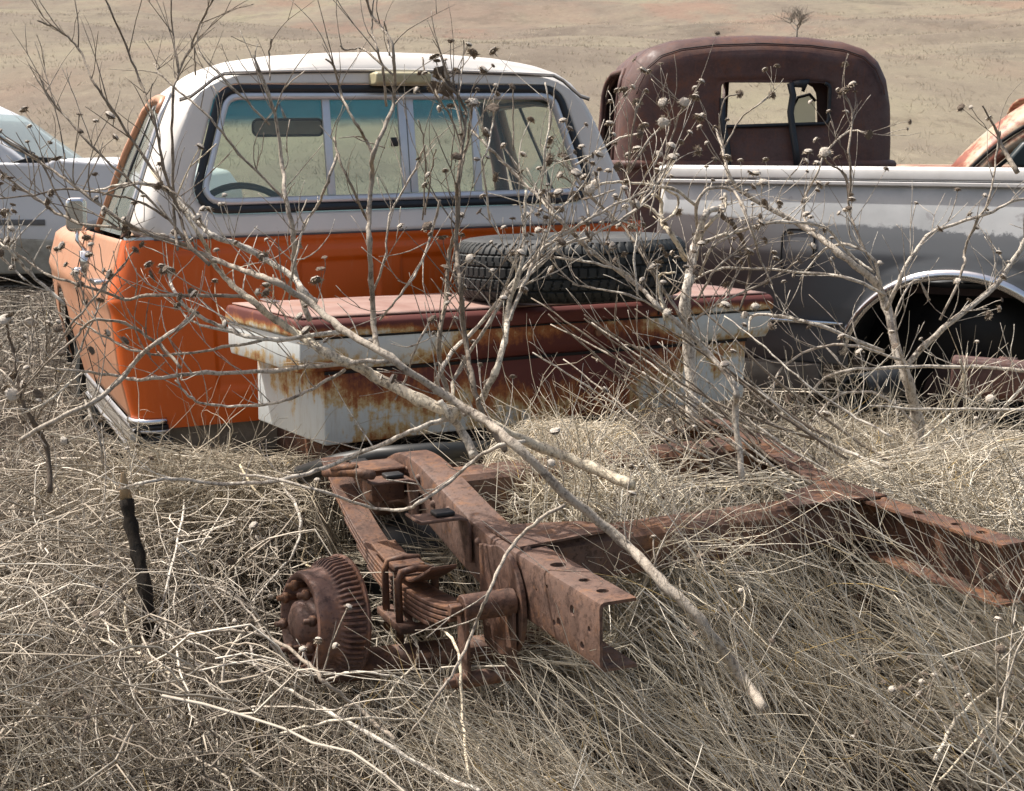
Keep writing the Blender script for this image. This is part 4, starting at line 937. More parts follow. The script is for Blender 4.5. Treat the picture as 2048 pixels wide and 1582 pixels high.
def strands(base, d, L, r, K=6, curl=.35, droop=0.0, wig=.12, taper=.75):
    N = len(base); c = RNG.normal(size=(N, 3)) * curl; P = np.zeros((N, K, 3)); P[:, 0] = base; dd = nrm(d)
    for k in range(1, K):
        t = k / (K - 1)
        step = nrm(dd + c * t + np.array([0, 0, -1]) * (droop if np.isscalar(droop) else droop[:, None]) * t + RNG.normal(size=(N, 3)) * wig)
        P[:, k] = P[:, k - 1] + step * (L / (K - 1))[:, None]
    R = r[:, None] * (1 - taper * np.linspace(0, 1, K)[None])
    return P, R
def branch(P, R, T, per, L0, spread=.8, K=5, curl=.5, rs=.6, up=0.0, kmin=1, wig=.15):
    N, KK, _ = P.shape; idx = np.repeat(np.arange(N), per); k = RNG.integers(kmin, KK - 1, len(idx))
    base = P[idx, k]; d = nrm(P[idx, k + 1] - P[idx, k]); d = nrm(d + RNG.normal(size=d.shape) * spread + np.array([0, 0, up]))
    tot = np.linalg.norm(P[:, 1] - P[:, 0], axis=1) * (KK - 1)
    L = tot[idx] * L0 * (.5 + rnd(len(idx))) * (1 - .5 * k / KK)
    p, r_ = strands(base, d, L, R[idx, k] * rs, K, curl, 0, wig); return p, r_, np.clip(T[idx] + RNG.normal(size=len(idx)) * .06, 0, 1)
def straw_mat(name, stops, rough=.75):
    m = Mat(name, rough, 0, .25); t = m.attr('tint'); n = m.noise(22, 4, .7)
    c = m.ramp(t, stops); c = m.mix(n.ss(.5, .8) * .3, c, (.15, .12, .09)); m.color(c)
    m.b.inputs['Subsurface Weight'].default_value = 0
    return m.m
STRAW = straw_mat('dry_straw', [(0, (.13, .10, .075)), (.25, (.27, .225, .165)), (.5, (.44, .385, .295)), (.75, (.63, .565, .445)), (.93, (.78, .73, .63)), (1, (.62, .45, .19))])
LITTER = straw_mat('shade_dark_litter', [(0, (.022, .018, .014)), (.35, (.055, .044, .034)), (.65, (.13, .105, .08)), (1, (.34, .29, .21))])  # litter colour kept dark to paint deep shade between the straw
TWIG = straw_mat('grey_twigs', [(0, (.055, .045, .036)), (.35, (.20, .17, .135)), (.65, (.42, .365, .29)), (1, (.72, .66, .56))])
def gz(x, y): return ground_h(x, y)
def in_frust(x, y, m=.20): return np.abs(x) < (.374 + m) * y + .25
def scatter(n, y0, y1, pw=1.0, m=.18):
    y = y0 + (y1 - y0) * rnd(n) ** pw; x = (rnd(n) * 2 - 1) * ((.374 + m) * y + .25); return x, y
def hollow(x, y): return ((x - .86) / .42) ** 2 + ((y - 3.25) / .42) ** 2 < 1
def patchy(x, y):                      # clumps and bare gaps
    v = np.sin(x * 9.1 + 2.3 * np.sin(y * 5.3)) + np.sin(y * 11.7 + 1.9 * np.sin(x * 6.7 + 1)) + .7 * np.sin((x + y) * 21 + 3 * np.sin(x * 4))
    return v > -.35 + .9 * (rnd(*np.shape(x)) - .5)
def under_tank(x, y): return ((x + .33) / .28) ** 2 + ((y - 3.45) / .35) ** 2 < 1
# -- 1. litter: broken stems lying about, darkened as shade under the straw -------------------------------------------------
B = Batch()
for n, y0, y1, lo, hi, r0 in [(24000, 1.9, 5.0, .05, .22, .0013), (22000, 4.0, 9.0, .08, .26, .0016), (16000, 8, 17, .12, .35, .003)]:
    x, y = scatter(n, y0, y1); z = gz(x, y) + rnd(n) ** 1.6 * .16
    az = rnd(n) * 2 * PI; d = np.stack([np.cos(az), np.sin(az), RNG.normal(size=n) * .35], 1)
    P, R = strands(np.stack([x, y, z], 1), d, lo + (hi - lo) * rnd(n), r0 * (.6 + .9 * rnd(n)), 5, .5, 0, .25)
    B.add(P, R, rnd(n) * .75)
o = B.build('litter', LITTER); o['kind'] = 'stuff'
# -- 2. curled tangle of thin grey-brown twigs (left and under the trucks) ------------------
B = Batch()
def tangle(n, y0, y1, hmax, L, r, fx=None, tint=(.2, .8), K=9, curl=1.3, low=.02, wig=.28):
    x, y = scatter(n * 4, y0, y1); keep = in_frust(x, y)
    if fx is not None: keep &= fx(x, y)
    keep &= patchy(x, y)
    x, y = x[keep][:n], y[keep][:n]; n = len(x); h = hmax(x, y) if callable(hmax) else hmax
    z = gz(x, y) + low + rnd(n) * h; az = rnd(n) * 2 * PI; d = np.stack([np.cos(az), np.sin(az), RNG.normal(size=n) * .45 + .1], 1)
    P, R = strands(np.stack([x, y, z], 1), d, L * (.5 + rnd(n)), r * (.6 + .8 * rnd(n)), K, curl, 0, wig)
    zt = gz(P[..., 0], P[..., 1]); P[..., 2] = np.maximum(P[..., 2], zt + .01)
    P[..., 2] = np.minimum(P[..., 2], zt + (h[:, None] if callable(hmax) else h) + .10)
    P[..., 2] = np.minimum(P[..., 2], np.maximum(zt + .03, zcap(P[..., 0].ravel(), np.maximum(P[..., 1].ravel(), 1.5)).reshape(zt.shape) + .03))
    T = tint[0] + (tint[1] - tint[0]) * rnd(n); B.add(P, R, T); return P, R, T
notank = lambda x, y: ~under_tank(x, y)
tangle(4500, 2.2, 4.6, lambda x, y: np.where(x < -.5, .30, .18), .36, .0018, lambda x, y: notank(x, y) & ~hollow(x, y) & ((x < .15) | (rnd(len(x)) < .22)))
tangle(4600, 4.2, 7.5, .22, .38, .0021, None, (.15, .85))
tangle(1300, 2.4, 4.0, .38, .42, .0019, lambda x, y: x < -.55, (.35, 1.0))
tangle(520, 2.3, 4.2, .34, .60, .0030, lambda x, y: (x < -.45) & notank(x, y), (.5, 1.0), 12, 1.0, .05, .20)
tangle(160, 3.5, 5.5, .40, .60, .0034, lambda x, y: x > .9, (.5, 1.0), 12, 1.0, .05, .20)
tangle(260, 4.6, 8.0, .30, .60, .0036, lambda x, y: x < -.8, (.5, 1.0), 12, 1.0, .05, .20)
tangle(6000, 7, 12, .22, .45, .003, None, (.2, .9))
o = B.build('twig_tangle', TWIG); o['kind'] = 'stuff'
# -- 3. tussocks of straw, leaning up and to the left ---------------------------------------
B = Batch()
def tussock(cx, cy, n, lean, spread, L, r, tint, br=3, rad=.06, droop=.15, curl=.25):
    cx = np.repeat(cx, n); cy = np.repeat(cy, n); N = len(cx)
    x = cx + RNG.normal(size=N) * rad; y = cy + RNG.normal(size=N) * rad
    base = np.stack([x, y, gz(x, y) - .01], 1)
    d = nrm(np.array(lean)[None] + RNG.normal(size=(N, 3)) * spread); d[:, 2] = np.abs(d[:, 2]) + .08
    LL = L * (.45 + .75 * rnd(N)); RR = 1.25 * r * (.7 + .7 * rnd(N)); T = np.clip(tint - .04 + RNG.normal(size=N) * .22, 0, .95)
    T = np.where(rnd(N) < .02, 1.0, T)
    hv = zcap(x + d[:, 0] * LL * .6, np.clip(y + d[:, 1] * LL * .6, 1.6, 50)) - base[:, 2]
    hv = hv + np.where(rnd(N) < .14, .16 * rnd(N) + .04, 0); LL = np.minimum(LL, np.maximum(hv, .05) * 1.12 / np.maximum(d[:, 2], .15))
    ok = (hv > .03) & (patchy(x, y) | (rnd(N) < .22)); x, y, base, d, LL, RR, T = x[ok], y[ok], base[ok], d[ok], LL[ok], RR[ok], T[ok]
    P, R = strands(base, d, LL, RR, 7, curl, droop, .07); B.add(P, R, T)
    if br:
        p, r_, t_ = branch(P, R, T, br, .30, .45, 4, .3, .72, .05, 2); B.add(p, r_, t_)
        pass
def clumps(n, y0, y1, fx, *a, **k):
    x, y = scatter(n * 4, y0, y1); kp = fx(x, y) & in_frust(x, y); x, y = x[kp][:n], y[kp][:n]; tussock(x, y, *a, **k)
# right foreground: long fans
clumps(40, 1.75, 2.75, lambda x, y: x > .25, 14, (-.66, .10, .50), .15, .80, .0019, .70, 3)
clumps(22, 2.5, 3.6, lambda x, y: (x > .62) & ~hollow(x, y), 14, (-.60, -.05, .60), .18, .72, .0019, .72, 3)
clumps(22, 1.9, 2.9, lambda x, y: (x > .10) & (x < .75), 15, (-.62, .2, .45), .22, .55, .0018, .66, 3)
clumps(16, 2.7, 3.1, lambda x, y: (x > .8), 18, (-.70, -.15, .62), .14, .95, .0020, .80, 4)
clumps(54, 3.5, 5.4, lambda x, y: x > .9, 17, (-.35, -.1, .8), .35, .50, .0018, .64, 2)
clumps(20, 2.9, 3.7, lambda x, y: (x > 1.15), 22, (-.45, -.1, .8), .28, .62, .0019, .72, 3)
# centre and left foreground: lower and more tangled
clumps(70, 1.8, 2.6, lambda x, y: (x <= .35), 18, (-.45, .1, .50), .42, .38, .0018, .68, 3)
clumps(54, 2.2, 3.4, lambda x, y: (x < -.62), 18, (-.32, .1, .55), .48, .42, .0018, .64, 3)
clumps(30, 2.35, 3.0, lambda x, y: (x > -.62) & (x < .1), 20, (-.15, .05, .75), .35, .24, .0015, .55, 2)
clumps(30, 2.45, 3.0, lambda x, y: (x > -.50) & (x < -.25), 26, (.05, .0, .9), .20, .34, .0014, .55, 2)
clumps(26, 2.5, 3.4, lambda x, y: (x > .05) & (x < .7), 14, (-.3, 0, .8), .4, .5, .0017, .66, 2)
# between the rails: bright wiry heap lying over the frame
x = RNG.normal(size=30) * .22 + .16; y = RNG.normal(size=30) * .20 + 3.35
tussock(x, y, 30, (-.10, -.10, .80), .65, .60, .0016, .72, 3, .10, .15, .8)
x = RNG.normal(size=22) * .14 + .16; y = RNG.normal(size=22) * .16 + 2.98
tussock(x, y, 24, (-.20, -.05, .8), .55, .56, .0016, .72, 3, .08, .15, .7)
x = RNG.normal(size=16) * .35 + .70; y = RNG.normal(size=16) * .12 + 3.95
tussock(x, y, 22, (-.25, -.05, .8), .5, .50, .0017, .60, 3, .1, .2, .6)
# mid and far field
clumps(230, 4.6, 9.0, lambda x, y: np.abs(x) < 9, 13, (-.2, 0, .7), .5, .26, .0024, .56, 1, .10)
clumps(260, 7.5, 16.0, lambda x, y: np.abs(x) < 9, 14, (-.1, 0, .8), .45, .22, .0036, .60, 1, .15)
# tall separate wisps standing above the fans
def wisps(n, x0, x1, y0, y1, lean, sp, L, r, tint):
    x = x0 + (x1 - x0) * rnd(n); y = y0 + (y1 - y0) * rnd(n); d = nrm(np.array(lean)[None] + RNG.normal(size=(n, 3)) * sp); d[:, 2] = np.abs(d[:, 2])
    P, R = strands(np.stack([x, y, gz(x, y)], 1), d, L * (.6 + .6 * rnd(n)), r * (.7 + .6 * rnd(n)), 8, .25, .1, .06); T = np.clip(tint + RNG.normal(size=n) * .15, 0, .95)
    B.P.append(P); B.R.append(R); B.T.append(T); p, r_, t_ = branch(P, R, T, 4, .22, .4, 4, .3, .7, .05, 2); B.P.append(p); B.R.append(r_); B.T.append(t_)
wisps(230, .55, 1.45, 2.35, 3.2, (-.60, .05, .72), .15, .78, .0019, .78)
wisps(130, .75, 1.6, 3.0, 3.9, (-.50, -.05, .80), .18, .66, .0018, .70)
wisps(150, .1, .8, 1.9, 2.5, (-.60, .15, .55), .16, .62, .0018, .72)
wisps(110, .3, 1.5, 3.9, 4.5, (-.35, 0, .85), .25, .50, .0017, .6)
wisps(120, -.2, .5, 3.0, 3.6, (-.1, -.1, .85), .35, .62, .0016, .72)
o = B.build('dry_grass', STRAW); o['kind'] = 'stuff'
# a tumbleweed heap of pale fine twigs draped over the rails
B = Batch()
def heap(cx, cy, cz, rx, ry, rz, n, L, r, tint):
    u = nrm(RNG.normal(size=(n, 3))) * (rnd(n) ** .5)[:, None]; base = u * np.array([rx, ry, rz]) + np.array([cx, cy, cz])
    d = nrm(RNG.normal(size=(n, 3)) * np.array([1, 1, .75])); P, R = strands(base, d, L * (.5 + rnd(n)), r * (.7 + .6 * rnd(n)), 8, .8, .1, .16)
    T = np.clip(tint + RNG.normal(size=n) * .2, 0, .95); B.add(P, R, T); p, r_, t_ = branch(P, R, T, 2, .3, .7, 4, .4, .7); B.add(p, r_, t_)
def heap_at(px, py, d, rx, ry, rz, n, L, r, tint): p = at(px, py, d); heap(p[0], p[1], p[2], rx, ry, rz, n, L, r, tint)
heap_at(1130, 930, 3.45, .20, .20, .09, 600, .28, .0018, .78)
heap_at(1180, 1000, 3.15, .20, .20, .08, 600, .28, .0018, .80)
heap_at(1060, 975, 3.30, .12, .18, .08, 350, .24, .0017, .74)
heap_at(1290, 1110, 2.92, .20, .14, .08, 500, .28, .0018, .78)
heap_at(1400, 960, 3.35, .20, .18, .05, 160, .30, .0017, .70)
heap_at(1660, 975, 3.30, .22, .20, .06, 280, .32, .0018, .72)
heap_at(1850, 965, 3.55, .30, .28, .10, 600, .34, .0019, .66)
heap_at(1950, 1020, 3.20, .22, .22, .08, 300, .34, .0019, .70)
heap_at(1420, 915, 3.95, .24, .20, .06, 300, .30, .0017, .50)
heap_at(1650, 905, 4.10, .34, .25, .07, 600, .32, .0018, .52)
heap_at(1030, 915, 3.60, .16, .10, .05, 250, .28, .0017, .70)
heap_at(1230, 910, 3.75, .24, .10, .05, 350, .28, .0017, .66)
heap_at(1900, 930, 4.00, .40, .3, .08, 600, .34, .0019, .58)
heap(-.55, 4.0, .34, .35, .3, .10, 350, .30, .0018, .40)
heap_at(480, 975, 3.75, .40, .25, .10, 800, .34, .0018, .45)
heap_at(330, 960, 3.9, .35, .25, .09, 500, .32, .0018, .40)
heap(1.55, 4.6, .32, .6, .35, .12, 400, .36, .0020, .5)
o = B.build('tumbleweed', STRAW); o['kind'] = 'stuff'

# -- 4. tufts on the far slope
B = Batch(); n = 9000
y = 18 + 150 * rnd(n) ** 1.5; x = (rnd(n) * 2 - 1) * (.46 * y + 2); kp = patchy(x * .06, y * .05) | (rnd(n) < .25); x, y = x[kp], y[kp]; n = len(x)
xx = np.repeat(x, 5) + RNG.normal(size=n * 5) * .14 * (1 + np.repeat(y, 5) / 60); yy = np.repeat(y, 5) + RNG.normal(size=n * 5) * .1
d = nrm(RNG.normal(size=(n * 5, 3)) * np.array([.7, .7, .2]) + np.array([0, 0, .8])); sz = np.repeat(.6 + .9 * rnd(n), 5)
P, R = strands(np.stack([xx, yy, gz(xx, yy) - .02], 1), d, (.13 + .13 * rnd(n * 5)) * sz, yy * .00016 + .0015, 4, .12, .1, .05); Z = P.copy()
B.P.append(P); B.R.append(R); B.T.append(np.clip(np.repeat(rnd(n), 5) * .36 + .24, 0, 1))
o = B.build('hillside_grass', STRAW); o['kind'] = 'stuff'
# ================================================================== DEAD SUNFLOWER PLANTS (traced stems, each with depth)
def stem_mat(name, stops):
    m = Mat(name, .8, 0, .2); t = m.attr('tint'); n = m.noise(18, 6, .75); f = m.noise(110, 5, .75, (1, .5, .7))
    c = m.ramp(t, stops); c = m.mix(n.ss(.50, .66) * .7, c, (.15, .12, .098)); c = m.mix(f.ss(.48, .62) * .65, c, (.09, .07, .055)); c = m.mix(n.ss(.42, .25) * .5, c, (.72, .67, .58))
    m.color(c).bump(f * .7 + n * .3, 1.0, .006); return m.m
STEM = stem_mat('weathered_stem', [(0, (.10, .075, .058)), (.3, (.30, .25, .195)), (.6, (.55, .49, .41)), (.85, (.74, .69, .60)), (1, (.72, .61, .42))])
FUZZ = simple('seed_fuzz', (.50, .45, .385), .9, 0, .35, 60); HUSK = simple('dark_husk', (.13, .10, .075), .9, 0, .5, 60); BRACT = simple('dry_bract', (.34, .285, .215), .85, 0, .4, 60)
def head_mesh(name, seed, kind):
    rg = random.Random(seed); mb = MB(); mats = []
    def mark(n0, i): mats.extend([i] * (len(mb.f) - n0))
    n0 = len(mb.f)
    prof = [(.0001, .55), (.35, .52), (.68, .38), (.85, .15), (.80, -.05), (.5, -.25), (.16, -.42), (.0001, -.45)] if kind != 'flat' else [(.0001, .12), (.5, .16), (.9, .10), (.95, -.02), (.6, -.2), (.16, -.35), (.0001, -.4)]
    nn = 10; vs = []
    for k in range(nn):
        a = 2 * PI * k / nn
        for r, z in prof: q = 1 + rg.uniform(-.16, .16); vs.append((r * math.cos(a) * q, r * math.sin(a) * q, z + rg.uniform(-.05, .05)))
    m = len(prof); fs = [(k * m + i, ((k + 1) % nn) * m + i, ((k + 1) % nn) * m + i + 1, k * m + i + 1) for k in range(nn) for i in range(m - 1)]
    mb.add(vs, fs)
    for q in fs: mats.append(0 if (kind == 'fuzz' and prof[q[0] % m][1] > .2) or kind == 'pale' else 1)
    for k in range(26 if kind != 'pale' else 12):                     # curled bracts
        a = rg.uniform(0, 2 * PI); L = rg.uniform(.35, .85); w = rg.uniform(.07, .14); up = rg.uniform(-.7, .5); z0 = rg.uniform(-.3, .05)
        c, s = math.cos(a), math.sin(a); r0 = .62
        pts = [(r0, z0), (r0 + L * .5, z0 + up * .2), (r0 + L * .85, z0 + up * .75)]
        v = []
        for i, (r, z) in enumerate(pts): ww = w * (1, .8, .1)[i]; v += [(r * c - ww * s, r * s + ww * c, z), (r * c + ww * s, r * s - ww * c, z + .03)]
        n0 = len(mb.f); mb.add(v, [(0, 1, 3, 2), (2, 3, 5, 4)]); mark(n0, 2)
    if kind != 'flat':
        for k in range(40):                                           # tufts on the disc
            a = rg.uniform(0, 2 * PI); r = .75 * math.sqrt(rg.random()); z = .5 - .35 * r * r; h = rg.uniform(.08, .22)
            x, y = r * math.cos(a), r * math.sin(a); dx, dy = rg.uniform(-.1, .1), rg.uniform(-.1, .1)
            n0 = len(mb.f); mb.add([(x - .04, y, z - .05), (x + .04, y + .02, z - .05), (x, y - .04, z - .05), (x + dx, y + dy, z + h)], [(0, 1, 3), (1, 2, 3), (2, 0, 3)]); mark(n0, 0 if rg.random() < (.8 if kind == 'fuzz' else .3 if kind == 'dark' else 1) else 1)
    me = bpy.data.meshes.new(name); me.from_pydata(mb.v, [], mb.f); me.update()
    for mt_ in (FUZZ, HUSK, BRACT): me.materials.append(mt_)
    me.polygons.foreach_set('material_index', mats[:len(mb.f)]); return me
HEADS = [head_mesh('flower_head', 1, 'fuzz'), head_mesh('flower_head', 2, 'dark'), head_mesh('flower_head', 3, 'fuzz'), head_mesh('flower_head', 4, 'flat'), head_mesh('flower_head', 5, 'dark'), head_mesh('flower_head', 6, 'pale')]
HR = random.Random(21)
def head(parent, p, d, r, kind=None):
    o = bpy.data.objects.new('flower_head', HR.choice([HEADS[0], HEADS[0], HEADS[2], HEADS[2], HEADS[1], HEADS[3]]) if kind is None else HEADS[kind]); COL.objects.link(o); o.parent = parent
    M = rot_to(Vector(d).normalized() if Vector(d).length > 0 else (0, 0, 1)) @ Matrix.Rotation(HR.uniform(0, 6), 4, 'Z')
    r *= 1.12; o.matrix_local = Matrix.Translation(p) @ M @ Matrix.Diagonal((r, r, r, 1)); return o
def catmull(P, n):
    P = [np.array(p, float) for p in P]; P = [2 * P[0] - P[1]] + P + [2 * P[-1] - P[-2]]; out = []
    for i in range(1, len(P) - 2):
        for k in range(n):
            t = k / n; a, b, c, d = P[i - 1:i + 3]
            out.append(.5 * (2 * b + (c - a) * t + (2 * a - 5 * b + 4 * c - d) * t * t + (3 * b - a - 3 * c + d) * t ** 3))
    out.append(P[-2]); return out
def sunflower(name, label, cat, root_px, branches, twigs=1.0, group=None, zlow=None, hmax=95):
    """branches: (points in photo px, width px at start, at end, depth start, depth end, tint, twig count, head at the tip)"""
    org = Vector(at(*root_px)); t = thing(name, label, cat, Matrix.Translation(org), group); nh = 0
    for bi, (pts, w0, w1, d0, d1, tint, nt, tip) in enumerate(branches):
        rg = random.Random(bi * 13 + len(pts) + int(pts[0][0])); m = len(pts)
        W3 = []
        for i, (x, y) in enumerate(pts):
            f = i / (m - 1)
            dd = d0 + (d1 - d0) * f + .04 * math.sin(i * 1.9 + bi)
            W3.append(at(x, y, dd) - np.array(org))
        C = catmull(W3, 5); n = len(C); mb = MB(); T = []
        seg = float(np.mean([np.linalg.norm(C[i + 1] - C[i]) for i in range(n - 1)]))
        for i in range(1, n - 1): C[i] = C[i] + np.array([rg.uniform(-1, 1) for _ in range(3)]) * min(.0022, seg * .10)
        R = []
        for i in range(n):
            f = i / (n - 1); dep = d0 + (d1 - d0) * f; w = (w0 + (w1 - w0) * f) * .88 * dep / F_PX / 2
            bump_ = 1 + (.28 if i % 5 == 0 and 0 < i < n - 1 else 0) * (.5 + .5 * rg.random()) + rg.uniform(-.07, .07); R.append(w * bump_)
        mb.tube([tuple(c) for c in C], R, 8 if w0 > 9 else 6); T += [tint] * len(mb.v)
        k = 0; tries = 0; want = int(nt * twigs * 1.6 + .5)
        while k < want and tries < 50:
            tries += 1; i = rg.randint(max(1, n // 6), n - 2); d = nrm(C[i + 1] - C[i]); side = np.array([rg.uniform(-1, 1), rg.uniform(-.6, .6), rg.uniform(-.2, 1.0)])
            dirv = nrm(d * .8 + side * .9); L = rg.uniform(.05, .21); p = np.array(C[i]); q = [p]; cv = np.array([rg.uniform(-1, 1), rg.uniform(-.5, .5), rg.uniform(-.2, 1.4)]) * .55; kk = rg.randint(5, 7)
            for s in range(kk):
                dirv = nrm(dirv + cv * .42 + np.array([rg.uniform(-1, 1) for _ in range(3)]) * .10); p = p + dirv * L / kk; q.append(p)
            r0 = min(R[i] * .55, rg.uniform(.0011, .0021)); r0 = max(r0, .0009); nv = len(mb.v); mb.tube([tuple(c) for c in q], [r0 * (1 - .10 * s) for s in range(kk + 1)], 5); T += [min(1, max(0, tint + rg.uniform(-.15, .15)))] * (len(mb.v) - nv); k += 1
            if rg.random() < .5:                                   # a forked second twiglet
                j = rg.randint(1, kk - 2); dv = nrm(q[j + 1] - q[j] + np.array([rg.uniform(-1, 1), rg.uniform(-.5, .5), rg.uniform(-.3, 1)]) * .02); dv = nrm(dv + np.array([rg.uniform(-1, 1), rg.uniform(-.5, .5), rg.uniform(-.2, 1)]) * .8); p2 = q[j]; q2 = [p2]
                for s in range(4): dv = nrm(dv + np.array([rg.uniform(-1, 1) for _ in range(3)]) * .2); p2 = p2 + dv * rg.uniform(.012, .026); q2.append(p2)
                nv = len(mb.v); mb.tube([tuple(c) for c in q2], [r0 * .7] * 5, 4); T += [tint] * (len(mb.v) - nv)
                if rg.random() < .6 and nh < hmax: head(t, Vector(q2[-1]), q2[-1] - q2[-2], rg.uniform(.005, .009)); nh += 1
            if rg.random() < .5 and nh < hmax: head(t, Vector(q[-1]), q[-1] - q[-2], rg.uniform(.006, .013)); nh += 1
        if tip and nh < hmax: head(t, Vector(C[-1]), C[-1] - C[-3], tip if tip > 0 else -tip, None if tip > 0 else 5); nh += 1
        o = mb.build('stem' if bi == 0 else 'branch', STEM, t)
        a = o.data.attributes.new('tint', 'FLOAT', 'POINT'); a.data.foreach_set('value', np.array(T, np.float32))
    return t
H = .016
FALL = [
 ([(1530, 1420), (1480, 1350), (1400, 1240), (1320, 1160), (1240, 1080), (1130, 985), (1030, 890), (960, 835), (880, 785), (780, 715), (680, 655), (617, 603), (553, 565), (503, 547), (427, 519), (376, 492)], 28, 11, 2.34, 3.02, .50, 14, 0),
 ([(376, 492), (273, 458), (240, 458), (143, 441), (70, 395), (0, 342)], 9, 5, 3.02, 3.2, .4, 6, 0),
 ([(376, 492), (267, 455), (164, 383), (90, 330), (0, 275)], 9, 5, 3.02, 3.1, .4, 6, 0),
 ([(629, 603), (609, 585), (581, 550), (498, 499), (427, 471), (402, 451), (338, 383), (288, 368), (250, 368), (180, 384)], 17, 5, 2.98, 3.15, .78, 5, 0),
 ([(915, 826), (840, 800), (750, 752), (718, 734), (654, 706), (604, 673), (553, 641), (503, 600), (465, 570), (427, 527), (400, 470), (350, 400), (300, 340)], 28, 5, 2.86, 3.12, .93, 10, 0),
 ([(1265, 972), (1180, 933), (1080, 893), (985, 850), (930, 815), (870, 780)], 27, 15, 2.74, 2.85, .95, 2, 0),
 ([(948, 912), (925, 865), (900, 830), (880, 800)], 22, 13, 2.80, 2.86, .88, 0, 0),
 ([(493, 595), (452, 591), (351, 590), (295, 590), (250, 599), (190, 577), (100, 551), (40, 512), (0, 480)], 9, 5, 3.0, 3.1, .45, 6, 0),
 ([(680, 664), (557, 679), (492, 671), (447, 655), (391, 628), (359, 598), (341, 565), (338, 542)], 11, 6, 2.95, 3.05, .85, 5, .014),
 ([(492, 671), (420, 655), (380, 640), (355, 612)], 7, 4, 3.0, 3.02, .75, 2, .01),
 ([(780, 722), (700, 725), (547, 741), (410, 746), (307, 756), (266, 758), (205, 747), (137, 741), (17, 719)], 12, 5, 2.92, 3.0, .6, 8, -.013),
 ([(523, 681), (444, 695), (349, 710), (273, 702), (219, 678), (113, 623)], 7, 4, 2.98, 3.02, .5, 4, 0),
 ([(360, 735), (320, 690), (249, 647), (191, 640), (167, 654), (147, 681), (116, 705), (68, 753), (10, 820)], 8, 4, 2.98, 2.9, .4, 3, 0),
 ([(690, 739), (632, 773), (581, 797), (513, 810), (427, 811), (385, 797), (350, 760)], 8, 5, 2.93, 2.98, .7, 5, .009),
 ([(40, 882), (96, 847), (191, 801), (246, 753), (280, 712), (318, 681), (369, 647), (390, 623)], 13, 8, 2.85, 2.98, .55, 4, 0),
 ([(915, 832), (848, 852), (780, 882), (700, 914), (632, 941), (547, 961), (444, 968), (342, 958), (284, 965), (239, 978)], 12, 7, 2.84, 2.9, .72, 5, 0),
 ([(1050, 883), (999, 891), (947, 922), (889, 970), (841, 1004), (800, 1021), (735, 1013), (650, 985), (560, 960), (480, 948)], 10, 6, 2.72, 2.8, .65, 3, 0),
 ([(1130, 1010), (1077, 1041), (1026, 1089), (992, 1151), (971, 1199), (947, 1260), (917, 1328), (876, 1391), (820, 1470)], 9, 7, 2.55, 2.25, .5, 1, 0),
 ([(755, 702), (747, 640), (742, 560), (738, 480), (738, 425), (744, 349), (746, 309), (773, 246), (788, 197), (788, 121), (779, 76), (746, 33), (730, -10)], 14, 5, 2.9, 3.0, .45, 5, 0),
 ([(746, 309), (733, 282), (715, 252), (694, 215), (682, 185), (667, 133), (651, 118)], 8, 4, 2.98, 3.0, .42, 3, .013),
 ([(773, 212), (767, 143), (755, 100), (744, 60), (748, -5)], 6, 4, 3.0, 3.0, .45, 1, 0),
 ([(735, 440), (703, 373), (676, 312), (668, 275)], 6, 5, 2.98, 2.98, .35, 2, .018),
 ([(676, 305), (655, 364), (636, 410), (608, 450), (590, 520), (578, 600)], 7, 5, 2.98, 2.98, .55, 3, 0),
 ([(786, 150), (740, 108), (721, 97), (690, 100), (680, 90)], 5, 4, 3.0, 3.02, .45, 1, .017),
 ([(779, 110), (775, 70), (768, 42)], 5, 4, 3.0, 3.0, .5, 0, .018),
 ([(620, 640), (588, 540), (588, 478), (571, 393), (564, 325), (543, 205), (506, 110)], 14, 5, 2.98, 3.1, .55, 6, .015),
 ([(572, 400), (478, 308), (420, 236), (325, 154), (308, 128)], 6, 4, 3.0, 3.1, .45, 5, .014),
 ([(540, 250), (461, 171), (396, 104)], 5, 4, 3.05, 3.1, .55, 2, .016),
 ([(391, 150), (389, 96)], 4, 4, 3.08, 3.08, .6, 0, .015),
 ([(420, 530), (379, 489), (359, 427), (328, 335), (308, 239), (280, 164), (253, 92), (219, 14), (205, -20)], 9, 4, 3.0, 3.1, .3, 5, 0),
 ([(355, 500), (349, 441), (345, 308), (345, 191), (359, 143), (385, 85), (410, 27), (432, -8)], 8, 4, 3.05, 3.1, .35, 5, 0),
 ([(350, 400), (290, 318), (225, 219), (191, 171), (157, 99), (120, 62), (75, 41)], 7, 4, 3.08, 3.12, .35, 5, 0),
 ([(383, 492), (290, 390), (185, 294), (113, 212), (68, 152)], 6, 4, 3.05, 3.12, .45, 5, -.013),
 ([(342, 441), (290, 410), (239, 392), (137, 379), (68, 390), (-5, 397)], 6, 4, 3.05, 3.1, .3, 2, 0),
 ([(410, 455), (376, 410), (335, 376), (290, 367), (239, 376), (205, 390)], 5, 4, 3.02, 3.08, .45, 1, 0),
 ([(355, 160), (355, 130), (345, 68), (342, -5)], 5, 3, 3.1, 3.1, .35, 1, 0),
 ([(140, 437), (113, 386), (82, 325), (67, 308)], 4, 4, 3.12, 3.1, .3, 1, .018),
 ([(540, 160), (538, 110), (543, 78)], 4, 4, 3.0, 3.0, .4, 1, .016),
]
sunflower('dead_sunflower', 'big fallen dead sunflower, its thick stem slanting across the whole photo', 'dead plant', (1480, 1350, 2.38), FALL, 1.25, hmax=99)
